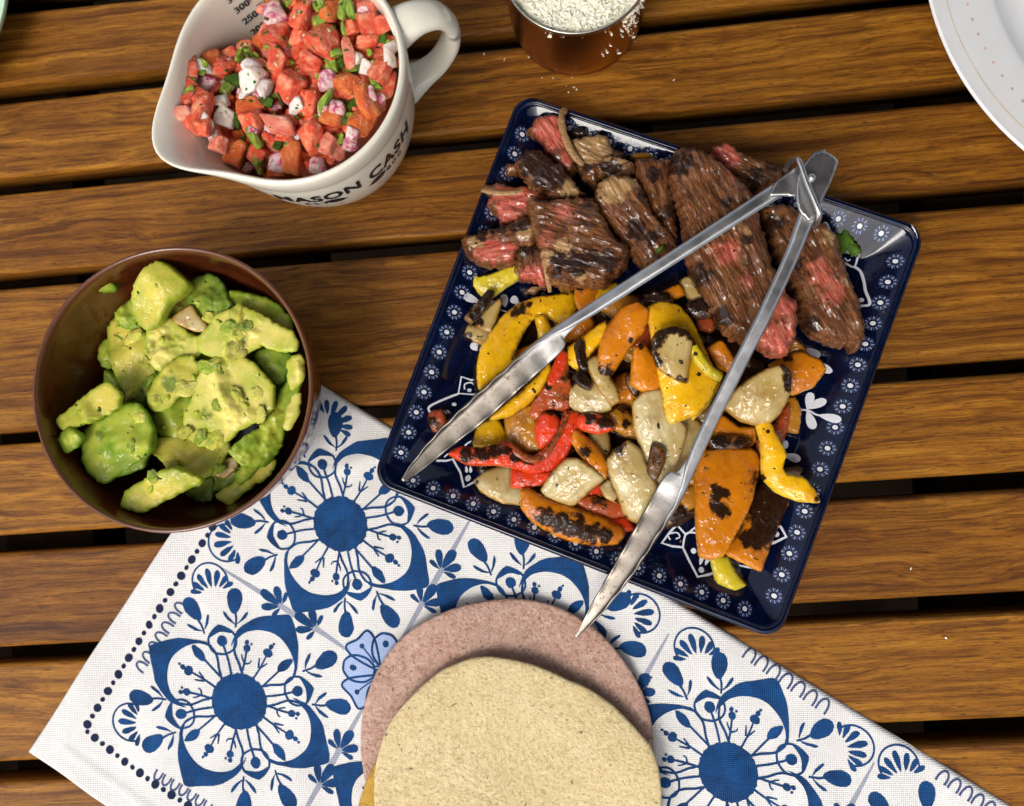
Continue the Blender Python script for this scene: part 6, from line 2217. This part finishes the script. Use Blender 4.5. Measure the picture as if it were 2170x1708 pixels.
scatter(_t, 70, cr('A', [(400, 420), (800, 330), (880, 80), (1450, 10), (1640, 300), (1600, 620), (1250, 1000), (900, 1100), (560, 900), (360, 700)]), .0017, np.random.RandomState(15), 'tomato_seeds', M['tort_y'],
        'pale tomato seeds scattered through the salsa', 'seeds', flat=.5)
# juice that fills the jug below the heap
n = 64
zj = .046
rj = in_r(zj) - .0004
v = [(0, 0, zj)] + [(rj * math.cos(2 * math.pi * k / n), rj * math.sin(2 * math.pi * k / n), zj) for k in range(n)] + [(rj * .55 * math.cos(2 * math.pi * k / n), rj * .55 * math.sin(2 * math.pi * k / n), .0095) for k in range(n)]
f = [(0, 1 + k, 1 + (k + 1) % n) for k in range(n)] + [(1 + k, 1 + n + k, 1 + n + (k + 1) % n, 1 + (k + 1) % n) for k in range(n)] + [tuple(range(2 * n, n, -1))]
o = add_mesh('salsa_juice', v, f, M['tomato'])
o.location = (JC[0], JC[1], 0)
tag(o, 'red tomato juice and mush filling the bottom of the jug', 'salsa', kind='stuff')

# ------------------------------------------------------------------ tongs
th0 = P(1725, 372, .052)
tongs = empty('tongs', (th0[0], th0[1], .052), 'stainless steel tongs with scalloped ends lying open across the steak and peppers', 'tongs')


def arm(pts, side, seed):
    """pts: layout x, y, z(cm), visible width (layout units), tip blend; side +1: outside lies to the left of the path"""
    q = np.array([[*P(x, y, z * CM), z * CM, w * (1.12 - .34 * min(t, 1)) / 45.0 * CM, t] for x, y, z, w, t in pts])
    q = catmull(q, 10, False)
    q = resample(q, .0011, False)
    c0 = np.array([th0[0], th0[1], .052])
    T = np.gradient(q[:, :3], axis=0)
    T /= np.linalg.norm(T, axis=1)[:, None]
    K = 17
    v, f, st = [], [], []
    s = np.concatenate([[0], np.cumsum(np.linalg.norm(np.diff(q[:, :3], axis=0), axis=1))])
    for i in range(len(q)):
        t = T[i]
        o_ = np.array([-t[1], t[0], 0.0]) * side
        o_ /= np.linalg.norm(o_)
        up = np.cross(t, o_) if side > 0 else np.cross(o_, t)
        if up[2] < 0: up = -up
        w, tip = q[i, 3], np.clip(q[i, 4], 0, 1)
        sc = .5 + .5 * math.sin(s[i] * 2 * math.pi / .0125 + seed)
        hw = w * .5
        # opening direction measured from up towards the inside
        open_ = math.radians(96 - 44 * tip)
        half = math.radians(98 - 8 * tip + 5 * tip * (sc - .5))
        a1, a0 = open_ + half, open_ + 2 * math.pi - half
        rx, rz = q[i, 3] * (.86 - .26 * tip), q[i, 3] * (.42 + .06 * tip)
        cen = q[i, :3] - o_ * rx * (.45 - .28 * tip)
        wave = 1 + .07 * tip * (sc - .5)
        for j in range(K):
            u = j / (K - 1)
            a = a1 + (a0 - a1) * u
            lip = abs(2 * u - 1) ** 5
            # squared-off channel
            ca, sa = math.cos(a), math.sin(a)
            p_ = 2 / 4.2
            ex = math.copysign(abs(sa) ** p_, sa); ez = math.copysign(abs(ca) ** p_, ca)
            k_ = 1 + (wave - 1) * lip * 1.6
            pos = cen - o_ * ex * rx * k_ + up * ez * rz * k_
            v.append(pos - c0)
            st.append(tip * (.35 + .65 * min(1, max(0, (tip - .55) / .3))))
    n = len(q)
    for i in range(n - 1):
        for j in range(K - 1):
            f.append((i * K + j, i * K + j + 1, (i + 1) * K + j + 1, (i + 1) * K + j))
    # sheet thickness
    V_ = np.array(v)
    me_n = np.zeros_like(V_)
    for i in range(n):
        cen = V_[i * K:(i + 1) * K].mean(0)
        d = cen - V_[i * K:(i + 1) * K]
        me_n[i * K:(i + 1) * K] = d / np.maximum(np.linalg.norm(d, axis=1), 1e-9)[:, None]
    In = V_ + me_n * np.minimum(.0008, np.repeat(q[:, 3], K) * .1)[:, None]
    m = len(V_)
    f2 = [tuple(k + m for k in reversed(t)) for t in f]
    ed = []
    for i in range(n - 1):
        ed.append((i * K, (i + 1) * K, m + (i + 1) * K, m + i * K))
        ed.append((i * K + K - 1, m + i * K + K - 1, m + (i + 1) * K + K - 1, (i + 1) * K + K - 1))
    for j in range(K - 1):
        ed.append((j, m + j, m + j + 1, j + 1))
        b = (n - 1) * K
        ed.append((b + j, b + j + 1, m + b + j + 1, m + b + j))
    return add_mesh('arm', np.vstack([V_, In]), f + f2 + ed, M['steel'], tongs, True, None, {'stain_reflection': st + st})


arm([(1668, 401, 5.15, 48, 0), (1630, 424, 5.0, 46, 0), (1560, 468, 4.9, 42, 0), (1440, 545, 4.6, 40, 0), (1320, 622, 4.2, 40, 0), (1215, 692, 3.9, 44, .12), (1150, 742, 3.7, 54, .6), (1085, 800, 3.5, 64, .95), (1010, 868, 3.2, 66, 1), (940, 930, 2.9, 54, 1), (885, 985, 2.7, 34, 1), (852, 1019, 2.6, 8, 1)], -1, 0.4)
arm([(1704, 448, 5.35, 50, 0), (1690, 486, 5.25, 46, 0), (1668, 545, 5.1, 42, 0), (1618, 655, 4.9, 40, 0), (1560, 770, 4.5, 40, 0), (1505, 880, 4.1, 40, 0), (1455, 980, 3.8, 46, .12), (1420, 1050, 3.6, 56, .6), (1378, 1120, 3.4, 60, .95), (1325, 1205, 3.1, 54, 1), (1270, 1285, 2.7, 38, 1), (1240, 1325, 2.4, 20, 1), (1219, 1352, 2.2, 6, 1)], 1, 1.4)


def flat_plate(name, crop, pts, z, th, bulge=0.0):
    o = slab(name, cr(crop, pairs(pts)), z, th, M['steel'], dome=bulge, amp=0, rag=0, res=.0010, w=.05, parent=None, soft=8)
    at = o.data.attributes.new('stain_reflection', 'FLOAT', 'POINT')
    o.parent = tongs
    o.matrix_parent_inverse = Matrix.Translation((th0[0], th0[1], .052)).inverted()
    return o


flat_plate('hinge_plate', 'C', '1145 222 1215 180 1255 128 1325 108 1345 112 1330 200 1300 330 1240 420 1160 430 1060 425 960 425 1000 330', 5.64, .09)
flat_plate('hinge_plate', 'C', '1262 130 1330 118 1395 150 1428 190 1402 270 1362 370 1318 460 1298 520 1262 580 1220 590 1166 530 1142 470 1140 380 1150 290 1200 200', 6.0, .09)


def bead(name, crop, x, y, z, r_):
    c = P(*cr(crop, [(x, y)])[0], z * CM)
    v, f = lathe_pts([(.0001, .0016), (r_ * .5, .0014), (r_ * .85, .0008), (r_, 0), (r_ * .9, -.001)], 20)
    o = add_mesh(name, [(p[0] + c[0] - th0[0], p[1] + c[1] - th0[1], p[2] + z * CM - .052) for p in v], f, M['steel'], tongs)


bead('rivet', 'C', 1246, 298, 6.22, .0021)
# wire locking loop
wp = [(1070, 250, 4.6), (1085, 215, 5.0), (1120, 178, 5.8), (1150, 172, 6.3), (1170, 205, 6.45), (1215, 330, 6.5), (1265, 450, 6.5), (1298, 540, 6.4), (1296, 580, 5.9), (1275, 610, 5.2), (1255, 600, 4.6)]
w3 = [(*P(*cr('C', [(x, y)])[0], z * CM), z * CM) for x, y, z in wp]
w3 = catmull(np.array(w3) - np.array([th0[0], th0[1], .052]), 6, False)
v, f = tube_mesh(w3, np.full(len(w3), .00125), 10)
add_mesh('locking_wire', v, f, M['steel'], tongs)
